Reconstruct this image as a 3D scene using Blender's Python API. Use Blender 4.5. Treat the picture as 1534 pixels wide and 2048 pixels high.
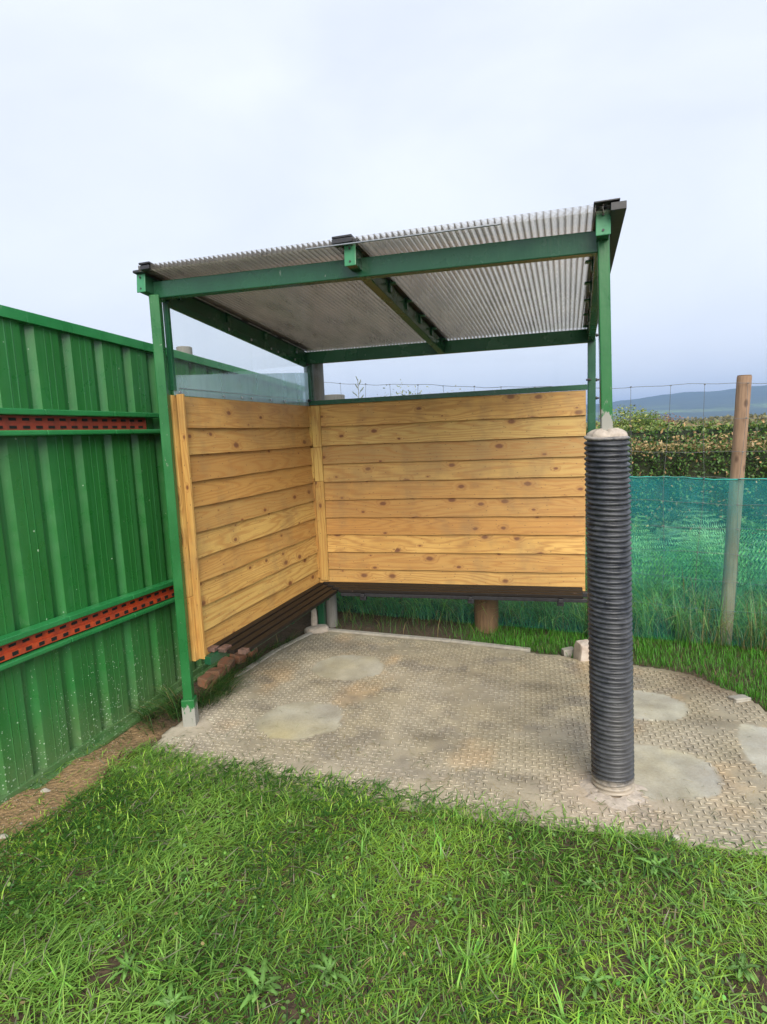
import bpy, math, random
import numpy as np
from mathutils import Vector, Matrix
random.seed(7); RNG = np.random.default_rng(11)
for o in list(bpy.data.objects): bpy.data.objects.remove(o)
S = bpy.context.scene; COL = S.collection

# ------------------------------------------------------------ camera, sky, sun
YAW, PITCH, ROLL, FPX = -0.245472, 0.1326, -0.041621, 1169.3
CAM = Vector((1.59614, -4.20445, 1.5))
fw = Vector((math.sin(YAW)*math.cos(PITCH), math.cos(YAW)*math.cos(PITCH), -math.sin(PITCH)))
r0 = Vector((math.cos(YAW), -math.sin(YAW), 0)); u0 = r0.cross(fw)
rr = r0*math.cos(ROLL) + u0*math.sin(ROLL); uu = -r0*math.sin(ROLL) + u0*math.cos(ROLL)
cd = bpy.data.cameras.new('camera'); cam = bpy.data.objects.new('camera', cd); COL.objects.link(cam)
cam.matrix_world = Matrix(((rr.x, uu.x, -fw.x, CAM.x), (rr.y, uu.y, -fw.y, CAM.y), (rr.z, uu.z, -fw.z, CAM.z), (0, 0, 0, 1)))
cd.sensor_fit = 'HORIZONTAL'; cd.sensor_width = 36; cd.lens = FPX/1534*36; cd.clip_start = .05; cd.clip_end = 8000
S.camera = cam

SUN_EL, SUN_AZ = math.radians(34), math.radians(158)      # azimuth clockwise from +Y
W = bpy.data.worlds.new('World'); S.world = W; W.use_nodes = True
nt = W.node_tree; nt.nodes.clear(); N = nt.nodes.new; L = nt.links.new
out = N('ShaderNodeOutputWorld'); bg = N('ShaderNodeBackground'); bg.inputs['Strength'].default_value = .1
sky = N('ShaderNodeTexSky'); sky.sky_type = 'NISHITA'; sky.sun_disc = False
sky.sun_elevation = SUN_EL; sky.sun_rotation = SUN_AZ; sky.dust_density = 3
tc = N('ShaderNodeTexCoord'); mp = N('ShaderNodeMapping'); mp.inputs['Scale'].default_value = (1, 1, 2.3)
no = N('ShaderNodeTexNoise'); no.inputs['Scale'].default_value = 1.7; no.inputs['Detail'].default_value = 5; no.inputs['Roughness'].default_value = .5
no.inputs['Distortion'].default_value = .4
rp = N('ShaderNodeValToRGB'); rp.color_ramp.elements[0].position = .33; rp.color_ramp.elements[1].position = .66
rp.color_ramp.elements[0].color = (.55, .59, .69, 1); rp.color_ramp.elements[1].color = (.66, .695, .76, 1)
sx = N('ShaderNodeSeparateXYZ'); mr = N('ShaderNodeMapRange'); mr.inputs['From Min'].default_value = 0; mr.inputs['From Max'].default_value = .45
mr.inputs['To Min'].default_value = 1.08; mr.inputs['To Max'].default_value = 1.04
vm = N('ShaderNodeVectorMath'); vm.operation = 'SCALE'; vm2 = N('ShaderNodeVectorMath'); vm2.operation = 'SCALE'; vm2.inputs['Scale'].default_value = 10.0
mx = N('ShaderNodeMixRGB'); mx.inputs[0].default_value = .94
L(tc.outputs['Generated'], mp.inputs[0]); L(mp.outputs[0], no.inputs['Vector']); L(no.outputs[0], rp.inputs[0])
L(tc.outputs['Generated'], sx.inputs[0]); L(sx.outputs['Z'], mr.inputs['Value'])
L(rp.outputs[0], vm.inputs[0]); L(mr.outputs[0], vm.inputs['Scale']); L(vm.outputs[0], vm2.inputs[0])
L(sky.outputs[0], mx.inputs[1]); L(vm2.outputs[0], mx.inputs[2]); L(mx.outputs[0], bg.inputs['Color']); L(bg.outputs[0], out.inputs[0])
sd = bpy.data.lights.new('sun', 'SUN'); sd.energy = 3.2; sd.angle = math.radians(42); sd.color = (1, .93, .80)
sun = bpy.data.objects.new('sun', sd); COL.objects.link(sun)
sdir = Vector((math.sin(SUN_AZ)*math.cos(SUN_EL), math.cos(SUN_AZ)*math.cos(SUN_EL), math.sin(SUN_EL)))
sun.rotation_euler = sdir.to_track_quat('Z', 'Y').to_euler(); sun.location = (3, -6, 9)
S.view_settings.view_transform = 'Standard'; S.view_settings.look = 'None'; S.view_settings.exposure = 0.6; S.view_settings.gamma = 1
S.render.engine = 'CYCLES'; S.cycles.transparent_max_bounces = 48; S.cycles.max_bounces = 8
S.render.resolution_x = 767; S.render.resolution_y = 1024

# ------------------------------------------------------------ node helper
class NT:
    def __init__(s, name):
        s.m = bpy.data.materials.new(name); s.m.use_nodes = True; s.t = s.m.node_tree; s.t.nodes.clear()
        s.out = s.t.nodes.new('ShaderNodeOutputMaterial')
    def n(s, typ, ins=None, **kw):
        nd = s.t.nodes.new('ShaderNode'+typ)
        for k, v in kw.items(): setattr(nd, k, v)
        for k, v in (ins or {}).items(): s.set(nd.inputs[k], v)
        return nd
    def set(s, sock, v):
        if hasattr(v, 'is_output'): s.t.links.new(v, sock)
        elif hasattr(v, 'outputs'): s.t.links.new(v.outputs[0], sock)
        elif isinstance(v, tuple) and len(v) == 3 and sock.type == 'RGBA': sock.default_value = (*v, 1)
        else: sock.default_value = v
    def pos(s, scale=(1, 1, 1), loc=(0, 0, 0)):
        g = s.n('NewGeometry'); return s.n('Mapping', {0: g.outputs['Position'], 'Location': loc, 'Scale': scale})
    def uv(s, scale=(1, 1, 1)):
        g = s.n('UVMap'); return s.n('Mapping', {0: g.outputs[0], 'Scale': scale})
    def noise(s, vec, scale, detail=3, rough=.5, dist=0):
        return s.n('TexNoise', {'Vector': vec, 'Scale': scale, 'Detail': detail, 'Roughness': rough, 'Distortion': dist})
    def math(s, op, a, b=0, c=0, clamp=False):
        return s.n('Math', {0: a, 1: b, 2: c}, operation=op, use_clamp=clamp)
    def rng(s, v, a, b, c=0, d=1):
        return s.n('MapRange', {'Value': v, 'From Min': a, 'From Max': b, 'To Min': c, 'To Max': d})
    def mix(s, f, a, b, blend='MIX'):
        return s.n('MixRGB', {0: f, 1: a, 2: b}, blend_type=blend)
    def ramp(s, f, stops):
        r = s.n('ValToRGB', {0: f}); cr = r.color_ramp
        while len(cr.elements) < len(stops): cr.elements.new(.5)
        for e, (p, c) in zip(cr.elements, stops): e.position = p; e.color = (*c, 1)
        return r
    def bump(s, h, strength=.5, dist=.002):
        return s.n('Bump', {'Height': h, 'Strength': strength, 'Distance': dist})
    def bsdf(s, col, rough=.6, bump=None, **kw):
        b = s.n('BsdfPrincipled', {'Base Color': col, 'Roughness': rough})
        for k, v in kw.items(): s.set(b.inputs[k.replace('_', ' ')], v)
        if bump is not None: s.set(b.inputs['Normal'], bump)
        return b
    def end(s, sh): s.set(s.out.inputs[0], sh); return s.m

def mat_wood(name='planed_softwood', tint=(1, 1, 1), vertical=False):
    t = NT(name)
    at = t.n('Attribute', attribute_name='rnd')
    off = t.n('VectorMath', {0: at.outputs['Color'], 1: (37.0, 53.0, 91.0)}, operation='MULTIPLY')
    u = t.n('UVMap'); v0 = t.n('VectorMath', {0: u.outputs[0], 1: off}, operation='ADD')
    # knots
    km = t.n('Mapping', {0: v0, 'Scale': (4.6, 8.0, 8)})
    vk = t.n('TexVoronoi', {'Vector': km, 'Scale': 1.0, 'Randomness': 1.0}, voronoi_dimensions='2D')
    kn = t.noise(v0, 60, 2); kd = t.math('ADD', vk.outputs['Distance'], t.math('MULTIPLY', t.math('SUBTRACT', kn, .5), .05))
    keep = t.math('GREATER_THAN', t.n('SeparateColor', {0: vk.outputs['Color']}).outputs[0], .50)
    size = t.rng(t.n('SeparateColor', {0: vk.outputs['Color']}).outputs[1], 0, 1, .025, .125)
    rel = t.math('DIVIDE', kd, size)
    core = t.math('MULTIPLY', t.n('MapRange', {'Value': rel, 'From Min': .7, 'From Max': 1.3, 'To Min': 1, 'To Max': 0}), keep)
    halo = t.math('MULTIPLY', t.n('MapRange', {'Value': rel, 'From Min': 1, 'From Max': 3.0, 'To Min': 1, 'To Max': 0}), keep)
    # grain
    sm = t.n('Mapping', {0: v0, 'Scale': (.55, 6, 6)}); big = t.noise(sm, 1.2, 3, .45, .5)
    sep = t.n('SeparateXYZ', {0: v0})
    ph = t.math('ADD', t.math('MULTIPLY', sep.outputs['Y'], 150), t.math('MULTIPLY', big, 85))
    ph = t.math('ADD', ph, t.math('MULTIPLY', halo, 9))
    ring = t.math('MULTIPLY_ADD', t.math('SINE', ph), .5, .5)
    ring = t.math('POWER', ring, 2.2)
    fine = t.noise(t.n('Mapping', {0: v0, 'Scale': (9, 420, 9)}), 1, 3, .6)
    blot = t.noise(t.n('Mapping', {0: v0, 'Scale': (2.2, 5, 5)}), 1, 4, .6)
    c = t.mix(t.rng(blot, .3, .7), (.70*tint[0], .43*tint[1], .125*tint[2]), (.52*tint[0], .28*tint[1], .065*tint[2]))
    r0_ = t.n('SeparateColor', {0: at.outputs['Color']})
    c = t.mix(t.rng(r0_.outputs[0], .15, .9, 0, 1), c, (.33, .20, .07))
    c = t.mix(t.rng(r0_.outputs[1], .3, 1, 0, .8), c, (.64, .45, .14))
    c = t.mix(t.rng(r0_.outputs[2], .5, 1, 0, .7), c, (.44, .20, .045))
    c = t.mix(t.math('MULTIPLY', ring, .58), c, (.36, .155, .035))
    c = t.mix(t.rng(fine, .45, .7, 0, .5), c, (.30, .17, .06))
    c = t.mix(t.math('MULTIPLY', halo, .45), c, (.34, .15, .04))
    c = t.mix(t.math('MULTIPLY', core, .95), c, (.16, .06, .022))
    st = t.noise(t.pos((1.3, 1.3, 1.0)), 2.2, 5, .65)
    c = t.mix(t.rng(st, .50, .72, 0, .65), c, (.24, .15, .065))
    # end seams: small nail specks
    vn = t.n('TexVoronoi', {'Vector': t.n('Mapping', {0: v0, 'Scale': (9, 16, 9)}), 'Scale': 1}, voronoi_dimensions='2D')
    sp = t.n('MapRange', {'Value': vn.outputs['Distance'], 'From Min': .025, 'From Max': .05, 'To Min': .75, 'To Max': 0})
    c = t.mix(sp, c, (.09, .05, .03))
    h = t.math('ADD', fine, t.math('MULTIPLY', ring, .5))
    return t.end(t.bsdf(c, .62, t.bump(h, .35, .002)))

def mat_paint(name, col, rough=.25, wear_z=None, wear_h=.1, dark=.75):
    t = NT(name); p = t.pos()
    n1 = t.noise(p, 6, 4); n2 = t.noise(p, 90, 3); brush = t.noise(t.pos((1, 1, .15)), 60, 3)
    c = t.mix(t.rng(n1, .3, .7, 0, 1), tuple(x*dark for x in col), col)
    c = t.mix(t.rng(n2, .62, .72, 0, .4), c, tuple(x*.45 for x in col))
    chip = t.math('GREATER_THAN', t.noise(t.pos((1, 1, .6)), 34, 4, .7), .70)
    c = t.mix(t.math('MULTIPLY', chip, .5), c, (.38, .40, .36))
    r = t.rng(n1, .3, .7, rough*.7, rough*1.5)
    if wear_z is not None:
        z = t.n('SeparateXYZ', {0: t.pos()}).outputs['Z']
        q = t.math('ADD', t.rng(z, wear_z, wear_z+wear_h, 0, 1), t.math('MULTIPLY', t.math('SUBTRACT', t.noise(t.pos((1, 1, .35)), 38, 5, .7), .5), 2.6))
        w = t.n('MapRange', {'Value': q, 'From Min': .45, 'From Max': .55, 'To Min': 1, 'To Max': 0})
        c = t.mix(w, c, (.30, .30, .27)); r = t.math('MAXIMUM', r, w)
    b = t.bump(t.math('ADD', t.math('MULTIPLY', n2, .4), brush), .35, .0025)
    return t.end(t.bsdf(c, r, b))

GREEN = (.017, .095, .044)
M = {}
M['wood'] = mat_wood()
M['batten'] = mat_wood('treated_batten', (.80, .92, .80))
M['green'] = mat_paint('dark_green_gloss_paint', GREEN, .22)
M['green_post'] = mat_paint('green_post_paint', (.018, .155, .040), .3, .05, .10)
M['green_pipe_post'] = mat_paint('green_worn_paint', (.018, .155, .040), .3, 1.47, .13)
M['cap'] = mat_paint('light_green_paint', (.05, .26, .12), .35)

def mat_hoarding():
    t = NT('green_sheet_paint'); p = t.pos()
    n1 = t.noise(t.pos((3, 3, .4)), 3, 4); streak = t.noise(t.pos((30, 30, .7)), 1, 3, .6)
    c = t.mix(t.rng(n1, .3, .7), (.012, .120, .020), (.028, .175, .040))
    c = t.mix(t.rng(streak, .5, .8, 0, .45), c, (.05, .22, .08))
    z = t.n('SeparateXYZ', {0: p}).outputs['Z']
    # pale splashed mud specks, thicker towards the foot
    v = t.n('TexVoronoi', {'Vector': p, 'Scale': 100.0})
    sz = t.math('MULTIPLY', t.n('SeparateColor', {0: v.outputs['Color']}).outputs[0], .46)
    sz = t.math('MULTIPLY', sz, t.rng(z, 0, .75, 1, .15))
    pick = t.math('GREATER_THAN', t.math('ADD', t.n('SeparateColor', {0: v.outputs['Color']}).outputs[1], t.rng(z, .1, .8, .0, -.28)), .55)
    sp = t.math('MULTIPLY', t.math('LESS_THAN', v.outputs['Distance'], sz), pick)
    v2 = t.n('TexVoronoi', {'Vector': p, 'Scale': 22.0})
    s2 = t.math('LESS_THAN', t.math('ADD', v2.outputs['Distance'], t.math('MULTIPLY', t.noise(p, 70), .2)), t.math('MULTIPLY', t.n('SeparateColor', {0: v2.outputs['Color']}).outputs[2], .2))
    sp = t.math('MAXIMUM', sp, t.math('MULTIPLY', s2, .8))
    c = t.mix(t.math('MULTIPLY', sp, .8), c, (.45, .62, .45))
    dirt = t.math('MULTIPLY', t.rng(z, .0, .35, .9, 0), t.noise(p, 9, 5, .7))
    c = t.mix(dirt, c, (.16, .20, .10))
    r = t.rng(t.noise(p, 14, 4), .3, .7, .22, .5)
    return t.end(t.bsdf(c, r, t.bump(t.math('ADD', t.noise(p, 120, 2), t.math('MULTIPLY', t.noise(p, 12, 2), 2)), .22, .002)))
M['hoard'] = mat_hoarding()
M['hoard_rail'] = mat_paint('green_rail_paint', (.025, .23, .065), .3)

def simple(name, c1, c2, scale=20, rough=.8, bump=.3, bd=.003, **kw):
    t = NT(name); n = t.noise(t.pos(), scale, 5, .6)
    return t.end(t.bsdf(t.mix(t.rng(n, .3, .7), c1, c2), rough, t.bump(n, bump, bd), **kw))
M['orange'] = simple('rusty_orange_steel', (.58, .075, .015), (.26, .04, .02), 25, .6)
M['orange2'] = simple('rusty_red_steel', (.34, .05, .025), (.18, .035, .022), 25, .6)
M['slot_shade'] = simple('slot_shade_paint', (.008, .01, .008), (.004, .005, .004))
M['black'] = simple('black_rubber', (.012, .012, .015), (.03, .03, .035), 40, .45)
M['steel'] = simple('zinc_steel', (.42, .43, .44), (.28, .29, .3), 60, .35, Metallic=.8)
M['concrete'] = simple('rough_mortar', (.52, .45, .38), (.36, .31, .26), 45, .9, .8, .006)
M['stone'] = simple('pale_stone', (.50, .46, .40), (.33, .29, .25), 30, .9, .6)
M['brick'] = simple('muddy_brick', (.34, .13, .065), (.18, .13, .085), 18, .9, .6)
M['whitestone'] = simple('whitewashed_lump', (.62, .55, .48), (.40, .32, .26), 16, .9, .6)
M['edge'] = simple('pad_kerb_concrete', (.40, .37, .31), (.27, .25, .22), 26, .9, .5)

def mat_post(name, c1, c2):
    t = NT(name); g = t.noise(t.pos((30, 30, 2.2)), 3, 5, .65); s = t.noise(t.pos((1, 1, .6)), 5, 4)
    v = t.n('TexVoronoi', {'Vector': t.pos((1, 1, .55)), 'Scale': 9})
    k = t.n('MapRange', {'Value': v.outputs['Distance'], 'From Min': .08, 'From Max': .16, 'To Min': .8, 'To Max': 0})
    c = t.mix(t.rng(g, .3, .7), c1, c2); c = t.mix(t.rng(s, .45, .75, 0, .5), c, tuple(x*.5 for x in c2)); c = t.mix(k, c, (.08, .045, .03))
    return t.end(t.bsdf(c, .85, t.bump(g, .6, .004)))
M['post'] = mat_post('weathered_pine_post', (.40, .26, .17), (.24, .155, .10))
M['stump'] = mat_post('brown_log', (.25, .15, .075), (.13, .08, .045))
M['greypost'] = mat_post('grey_post', (.27, .26, .24), (.17, .165, .15))
M['wire'] = simple('galvanised_wire', (.17, .18, .18), (.10, .10, .11), 50, .55, Metallic=.3)

def mat_pipe():
    t = NT('dusty_black_plastic'); p = t.pos()
    n = t.noise(t.pos((1, 1, 1)), 22, 5, .7); n2 = t.noise(p, 130, 3, .6); big = t.noise(t.pos((1, 1, .5)), 4, 3)
    c = t.mix(t.rng(n, .38, .72), (.020, .023, .031), (.075, .080, .094))
    c = t.mix(t.rng(big, .4, .7, 0, .45), c, (.11, .105, .10))
    c = t.mix(t.rng(n2, .66, .74, 0, .5), c, (.30, .29, .28))
    z = t.n('SeparateXYZ', {0: p})
    q = t.math('ADD', z.outputs['Z'], t.math('MULTIPLY', t.noise(p, 16, 4, .7), -.10))
    c = t.mix(t.rng(q, -.015, .02, .95, 0), c, (.42, .36, .29))
    q2 = t.math('ADD', z.outputs['Z'], t.math('MULTIPLY', t.noise(p, 26, 4, .7), .05))
    c = t.mix(t.rng(q2, 1.465, 1.485, 0, .8), c, (.42, .38, .34))
    return t.end(t.bsdf(c, t.rng(n, .3, .7, .3, .55), t.bump(n2, .3, .002)))
M['pipe'] = mat_pipe()

def mat_bench():
    t = NT('dark_brown_bench_stain'); g = t.noise(t.uv((6, 160, 6)), 1, 4, .6); n = t.noise(t.pos(), 30, 4, .7)
    c = t.mix(t.rng(g, .3, .7), (.007, .005, .004), (.018, .013, .010)); c = t.mix(t.rng(n, .68, .74, 0, .8), c, (.22, .13, .10))
    return t.end(t.bsdf(c, t.rng(g, .3, .7, .45, .65), t.bump(g, .4, .002), Specular_IOR_Level=.3))
M['bench'] = mat_bench()
M['worn'] = simple('worn_bench_end', (.20, .11, .085), (.05, .035, .03), 45, .7)

def mat_clear(name, tint, fres=.04, milk=0, milkcol=(.8, .9, .95)):
    t = NT(name); tr = t.n('BsdfTransparent', {0: tint}); gl = t.n('BsdfGlossy', {'Color': (1, 1, 1), 'Roughness': .03})
    fc = t.n('LayerWeight', {'Blend': .5}).outputs['Facing']; f = t.math('MULTIPLY_ADD', t.math('POWER', fc, 5), .9, fres); a = t.n('MixShader', {0: f, 1: tr, 2: gl})
    if milk:
        d = t.n('BsdfDiffuse', {0: milkcol}); tl = t.n('BsdfTranslucent', {0: milkcol}); dd = t.n('MixShader', {0: .5, 1: d, 2: tl})
        n = t.noise(t.pos((14, 14, 1.2)), 1, 3)
        a = t.n('MixShader', {0: t.rng(n, .3, .7, milk*.75, milk*1.2), 1: a, 2: dd})
    return t.end(a)
M['clear'] = mat_clear('clear_acrylic', (.97, .985, .98), .035, .03)
M['backclear'] = mat_clear('thin_clear_acrylic', (.99, .995, .995), .008, .004, (.8, .85, .88))
M['milky'] = mat_clear('frosted_acrylic', (.88, .95, .95), .05, .34, (.62, .78, .84))

def mat_poly(name, tint, tlc, mixf, gloss=.12, stripe=False):
    t = NT(name); n = t.noise(t.pos((4, 1.2, 1)), 2.2, 5, .65); fine = t.noise(t.pos((60, 3, 1)), 1, 3)
    tr = t.n('BsdfTransparent', {0: tint}); c = t.mix(t.rng(n, .35, .7), tlc, tuple(x*.62 for x in tlc))
    c = t.mix(t.rng(fine, .5, .8, 0, .4), c, tuple(x*.5 for x in tlc))
    if stripe:
        fx = t.math('FRACT', t.n('SeparateXYZ', {0: t.n('UVMap').outputs[0]}).outputs['X'])
        sd_ = t.rng(t.math('ABSOLUTE', t.math('SUBTRACT', fx, .5)), .16, .40); c = t.mix(sd_, c, (.26, .235, .20)); mixf = t.rng(sd_, 0, 1, mixf, .42)
    tl = t.n('BsdfTranslucent', {0: c}); df = t.n('BsdfDiffuse', {0: c}); a = t.n('MixShader', {0: .3, 1: tl, 2: df})
    b = t.n('MixShader', {0: mixf, 1: tr, 2: a}); g = t.n('BsdfGlossy', {'Color': (1, 1, 1), 'Roughness': .18})
    return t.end(t.n('MixShader', {0: t.math('MULTIPLY_ADD', t.math('POWER', t.n('LayerWeight', {'Blend': .5}).outputs['Facing'], 4), gloss*4, .03), 1: b, 2: g}))
M['poly'] = mat_poly('polycarbonate_skin', (.97, .96, .94), (.86, .82, .74), .15, .05, True)
M['polyrib'] = mat_poly('polycarbonate_web', (.96, .95, .93), (.80, .76, .70), .12, .04)
M['polyweb'] = mat_poly('polycarbonate_upright', (.6, .58, .55), (.46, .42, .37), .42, .03)

def mat_attr(name, rough=.6, trans=.35, bump=0):
    t = NT(name); a = t.n('Attribute', attribute_name='col').outputs['Color']
    d = t.bsdf(a, rough); tl = t.n('BsdfTranslucent', {0: t.mix(1, a, (1.0, 1.0, .45), 'MULTIPLY')})
    return t.end(t.n('MixShader', {0: trans, 1: d, 2: tl}))
M['blade'] = mat_attr('grass_blade', .5, .32)
M['leaf'] = mat_attr('leaf', .5, .2)
M['core'] = simple('hedge_core', (.018, .028, .010), (.03, .035, .015), 12, .9)

def mat_net():
    t = NT('teal_windbreak_net'); u = t.n('UVMap')
    w1 = t.n('TexWave', {'Vector': u.outputs[0], 'Scale': 45.0, 'Distortion': .6, 'Detail': 1}, bands_direction='X')
    n = t.noise(t.pos((3, 3, 3)), 2.5, 4, .6)
    d = t.n('BsdfDiffuse', {0: (.05, .50, .54)}); tl = t.n('BsdfTranslucent', {0: (.07, .68, .74)})
    a = t.n('MixShader', {0: .5, 1: d, 2: tl}); tr = t.n('BsdfTransparent', {0: (.84, .98, .98)})
    z = t.n('SeparateXYZ', {0: t.pos()}).outputs['Z']
    f = t.math('ADD', t.rng(n, .3, .7, .06, .15), t.math('MULTIPLY', w1, .05))
    f = t.math('ADD', f, t.rng(z, .3, 1.12, -.03, .17))
    return t.end(t.n('MixShader', {0: f, 1: tr, 2: a}))
M['net'] = mat_net()
M['netedge'] = simple('teal_net_hem', (.02, .36, .31), (.02, .25, .22), 60, .7)

def mat_ground():
    t = NT('soil_and_turf'); p = t.pos(); n = t.noise(p, 7, 6, .65); f = t.noise(p, 60, 4, .7)
    c = t.mix(t.rng(n, .3, .7), (.070, .045, .026), (.13, .088, .05)); c = t.mix(t.rng(f, .35, .75), c, (.05, .034, .022))
    s = t.n('SeparateXYZ', {0: p})
    # sandy strip along the hoarding
    xs = t.math('ADD', s.outputs['X'], t.math('MULTIPLY', t.noise(p, 5, 4), .22))
    m = t.math('MULTIPLY', t.rng(xs, -.22, -.10, 1, 0), t.rng(s.outputs['Y'], -1.55, -1.7, 0, 1))
    c = t.mix(m, c, t.mix(t.rng(f, .35, .7), (.36, .235, .115), (.20, .13, .07)))
    # far fields
    far = t.rng(s.outputs['Y'], 4, 9, 0, 1)
    ff = t.noise(t.pos((.02, .02, .02)), 1.3, 4)
    c = t.mix(far, c, t.mix(t.rng(ff, .35, .65), (.10, .19, .04), (.20, .19, .08)))
    v = t.n('TexVoronoi', {'Vector': p, 'Scale': 55})
    b = t.bump(t.math('ADD', f, t.math('MULTIPLY', v.outputs['Distance'], .7)), .9, .012)
    return t.end(t.bsdf(c, .95, b))
M['ground'] = mat_ground()

def mat_pad():
    t = NT('stamped_concrete'); a = t.n('Attribute', attribute_name='col').outputs['Color']; p = t.pos()
    f = t.noise(p, 90, 5, .7); n = t.noise(p, 14, 5, .7)
    c = t.mix(t.rng(f, .3, .75, 0, .55), a, t.mix(1, a, (.55, .50, .42), 'MULTIPLY'))
    c = t.mix(t.rng(n, .35, .75, 0, .4), c, t.mix(1, a, (1.2, 1.15, 1.05), 'MULTIPLY'))
    return t.end(t.bsdf(c, .85, t.bump(f, .6, .003)))
M['pad'] = mat_pad()

def mat_hill():
    t = NT('wooded_hill'); p = t.pos(); a = t.noise(t.pos((.006, .006, .02)), 1, 5, .6); b = t.noise(t.pos((.03, .03, .05)), 1, 5, .7)
    z = t.n('SeparateXYZ', {0: p}).outputs['Z']
    wood = t.mix(t.rng(b, .3, .7), (.020, .035, .018), (.05, .075, .03)); field = t.mix(t.rng(b, .4, .6), (.14, .22, .06), (.10, .12, .05))
    m = t.math('MULTIPLY', t.rng(a, .50, .56, 0, 1), t.rng(z, 38, 26, 0, 1))
    return t.end(t.bsdf(t.mix(m, wood, field), 1, t.bump(b, 1, 6)))
M['hill'] = mat_hill()

# ------------------------------------------------------------ mesh helpers
ORG = {}
def link(o, parent=None):
    COL.objects.link(o)
    if parent is not None: o.parent = parent
    return o
def thing(name, loc, label, cat, group=None):
    o = bpy.data.objects.new(name, None); o.empty_display_size = .1; COL.objects.link(o); o.location = loc
    o['label'] = label; o['category'] = cat
    if group: o['group'] = group
    ORG[o] = Vector(loc); return o
def tag(o, label, cat, group=None, kind=None):
    if label: o['label'] = label
    if cat: o['category'] = cat
    if group: o['group'] = group
    if kind: o['kind'] = kind
    return o
class MB:
    def __init__(s): s.v = []; s.f = []; s.uv = []; s.c = []
    def face(s, pts, uvs=None, c=(0, 0, 0)):
        i = len(s.v); s.v += [tuple(p) for p in pts]; s.f.append(tuple(range(i, i+len(pts))))
        s.uv += list(uvs) if uvs else [(0, 0)]*len(pts); s.c += [c]*len(pts)
    def hexa(s, P, L_=None, c=(0, 0, 0)):
        # P: 8 corners, 0-3 start ring, 4-7 end ring ; uv u runs start->end
        P = [Vector(p) for p in P]; i = len(s.v); s.v += [tuple(p) for p in P]; ln = (P[4]-P[0]).length
        per = 0
        for a in range(4):
            b = (a+1) % 4; w = (P[b]-P[a]).length
            s.f.append((i+a, i+b, i+4+b, i+4+a)); s.uv += [(0, per), (0, per+w), (ln, per+w), (ln, per)]; s.c += [c]*4; per += w
        s.f.append((i+3, i+2, i+1, i)); s.uv += [(0, 0), (0, .02), (.02, .02), (.02, 0)]; s.c += [c]*4
        s.f.append((i+4, i+5, i+6, i+7)); s.uv += [(0, 0), (0, .02), (.02, .02), (.02, 0)]; s.c += [c]*4
    def beam(s, a, b, w, h, up=(0, 0, 1), c=(0, 0, 0)):
        a = Vector(a); b = Vector(b); d = (b-a).normalized(); up = Vector(up)
        x = d.cross(up).normalized()*(w/2); y = x.cross(d).normalized()*(h/2)
        s.hexa([a-x-y, a+x-y, a+x+y, a-x+y, b-x-y, b+x-y, b+x+y, b-x+y], c=c)
    def box(s, lo, hi, c=(0, 0, 0)):
        (x0, y0, z0), (x1, y1, z1) = lo, hi
        s.hexa([(x0, y0, z0), (x1, y0, z0), (x1, y1, z0), (x0, y1, z0), (x0, y0, z1), (x1, y0, z1), (x1, y1, z1), (x0, y1, z1)], c=c)
    def rings(s, rings, close=True, cap=True, c=(0, 0, 0)):
        i0 = len(s.v); n = len(rings[0])
        for r in rings: s.v += [tuple(p) for p in r]
        for k in range(len(rings)-1):
            for a in range(n if close else n-1):
                b = (a+1) % n; s.f.append((i0+k*n+a, i0+k*n+b, i0+(k+1)*n+b, i0+(k+1)*n+a)); s.uv += [(0, 0)]*4; s.c += [c]*4
        if cap and close:
            s.f.append(tuple(i0+a for a in range(n))[::-1]); s.uv += [(0, 0)]*n; s.c += [c]*n
            s.f.append(tuple(i0+(len(rings)-1)*n+a for a in range(n))); s.uv += [(0, 0)]*n; s.c += [c]*n
    def tube(s, pts, r, n=6, c=(0, 0, 0), radii=None):
        pts = [Vector(p) for p in pts]; R_ = []
        for k, p in enumerate(pts):
            d = (pts[min(k+1, len(pts)-1)]-pts[max(k-1, 0)]).normalized(); a = Vector((0, 0, 1)) if abs(d.z) < .9 else Vector((1, 0, 0))
            x = d.cross(a).normalized(); y = d.cross(x); q = radii[k] if radii else r
            R_.append([p+x*math.cos(t)*q+y*math.sin(t)*q for t in [2*math.pi*j/n for j in range(n)]])
        s.rings(R_, c=c)
    def build(s, name, mat, parent=None, bevel=0, smooth=False, origin=None):
        me = bpy.data.meshes.new(name); o_ = ORG.get(parent, Vector((0, 0, 0))) if origin is None else Vector(origin)
        me.from_pydata([(x-o_.x, y-o_.y, z-o_.z) for x, y, z in s.v], [], s.f)
        ul = me.uv_layers.new(name='UVMap'); ul.data.foreach_set('uv', [q for p in s.uv for q in p])
        ca = me.color_attributes.new('rnd', 'FLOAT_COLOR', 'CORNER'); ca.data.foreach_set('color', [q for p in s.c for q in (*p, 1)])
        if smooth: me.polygons.foreach_set('use_smooth', [True]*len(s.f))
        me.materials.append(mat); o = bpy.data.objects.new(name, me); link(o, parent)
        if parent is None: o.location = o_
        ORG[o] = o_
        if bevel:
            b = o.modifiers.new('bevel', 'BEVEL'); b.width = bevel; b.segments = 2; b.limit_method = 'ANGLE'; b.angle_limit = math.radians(40)
        return o

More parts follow.
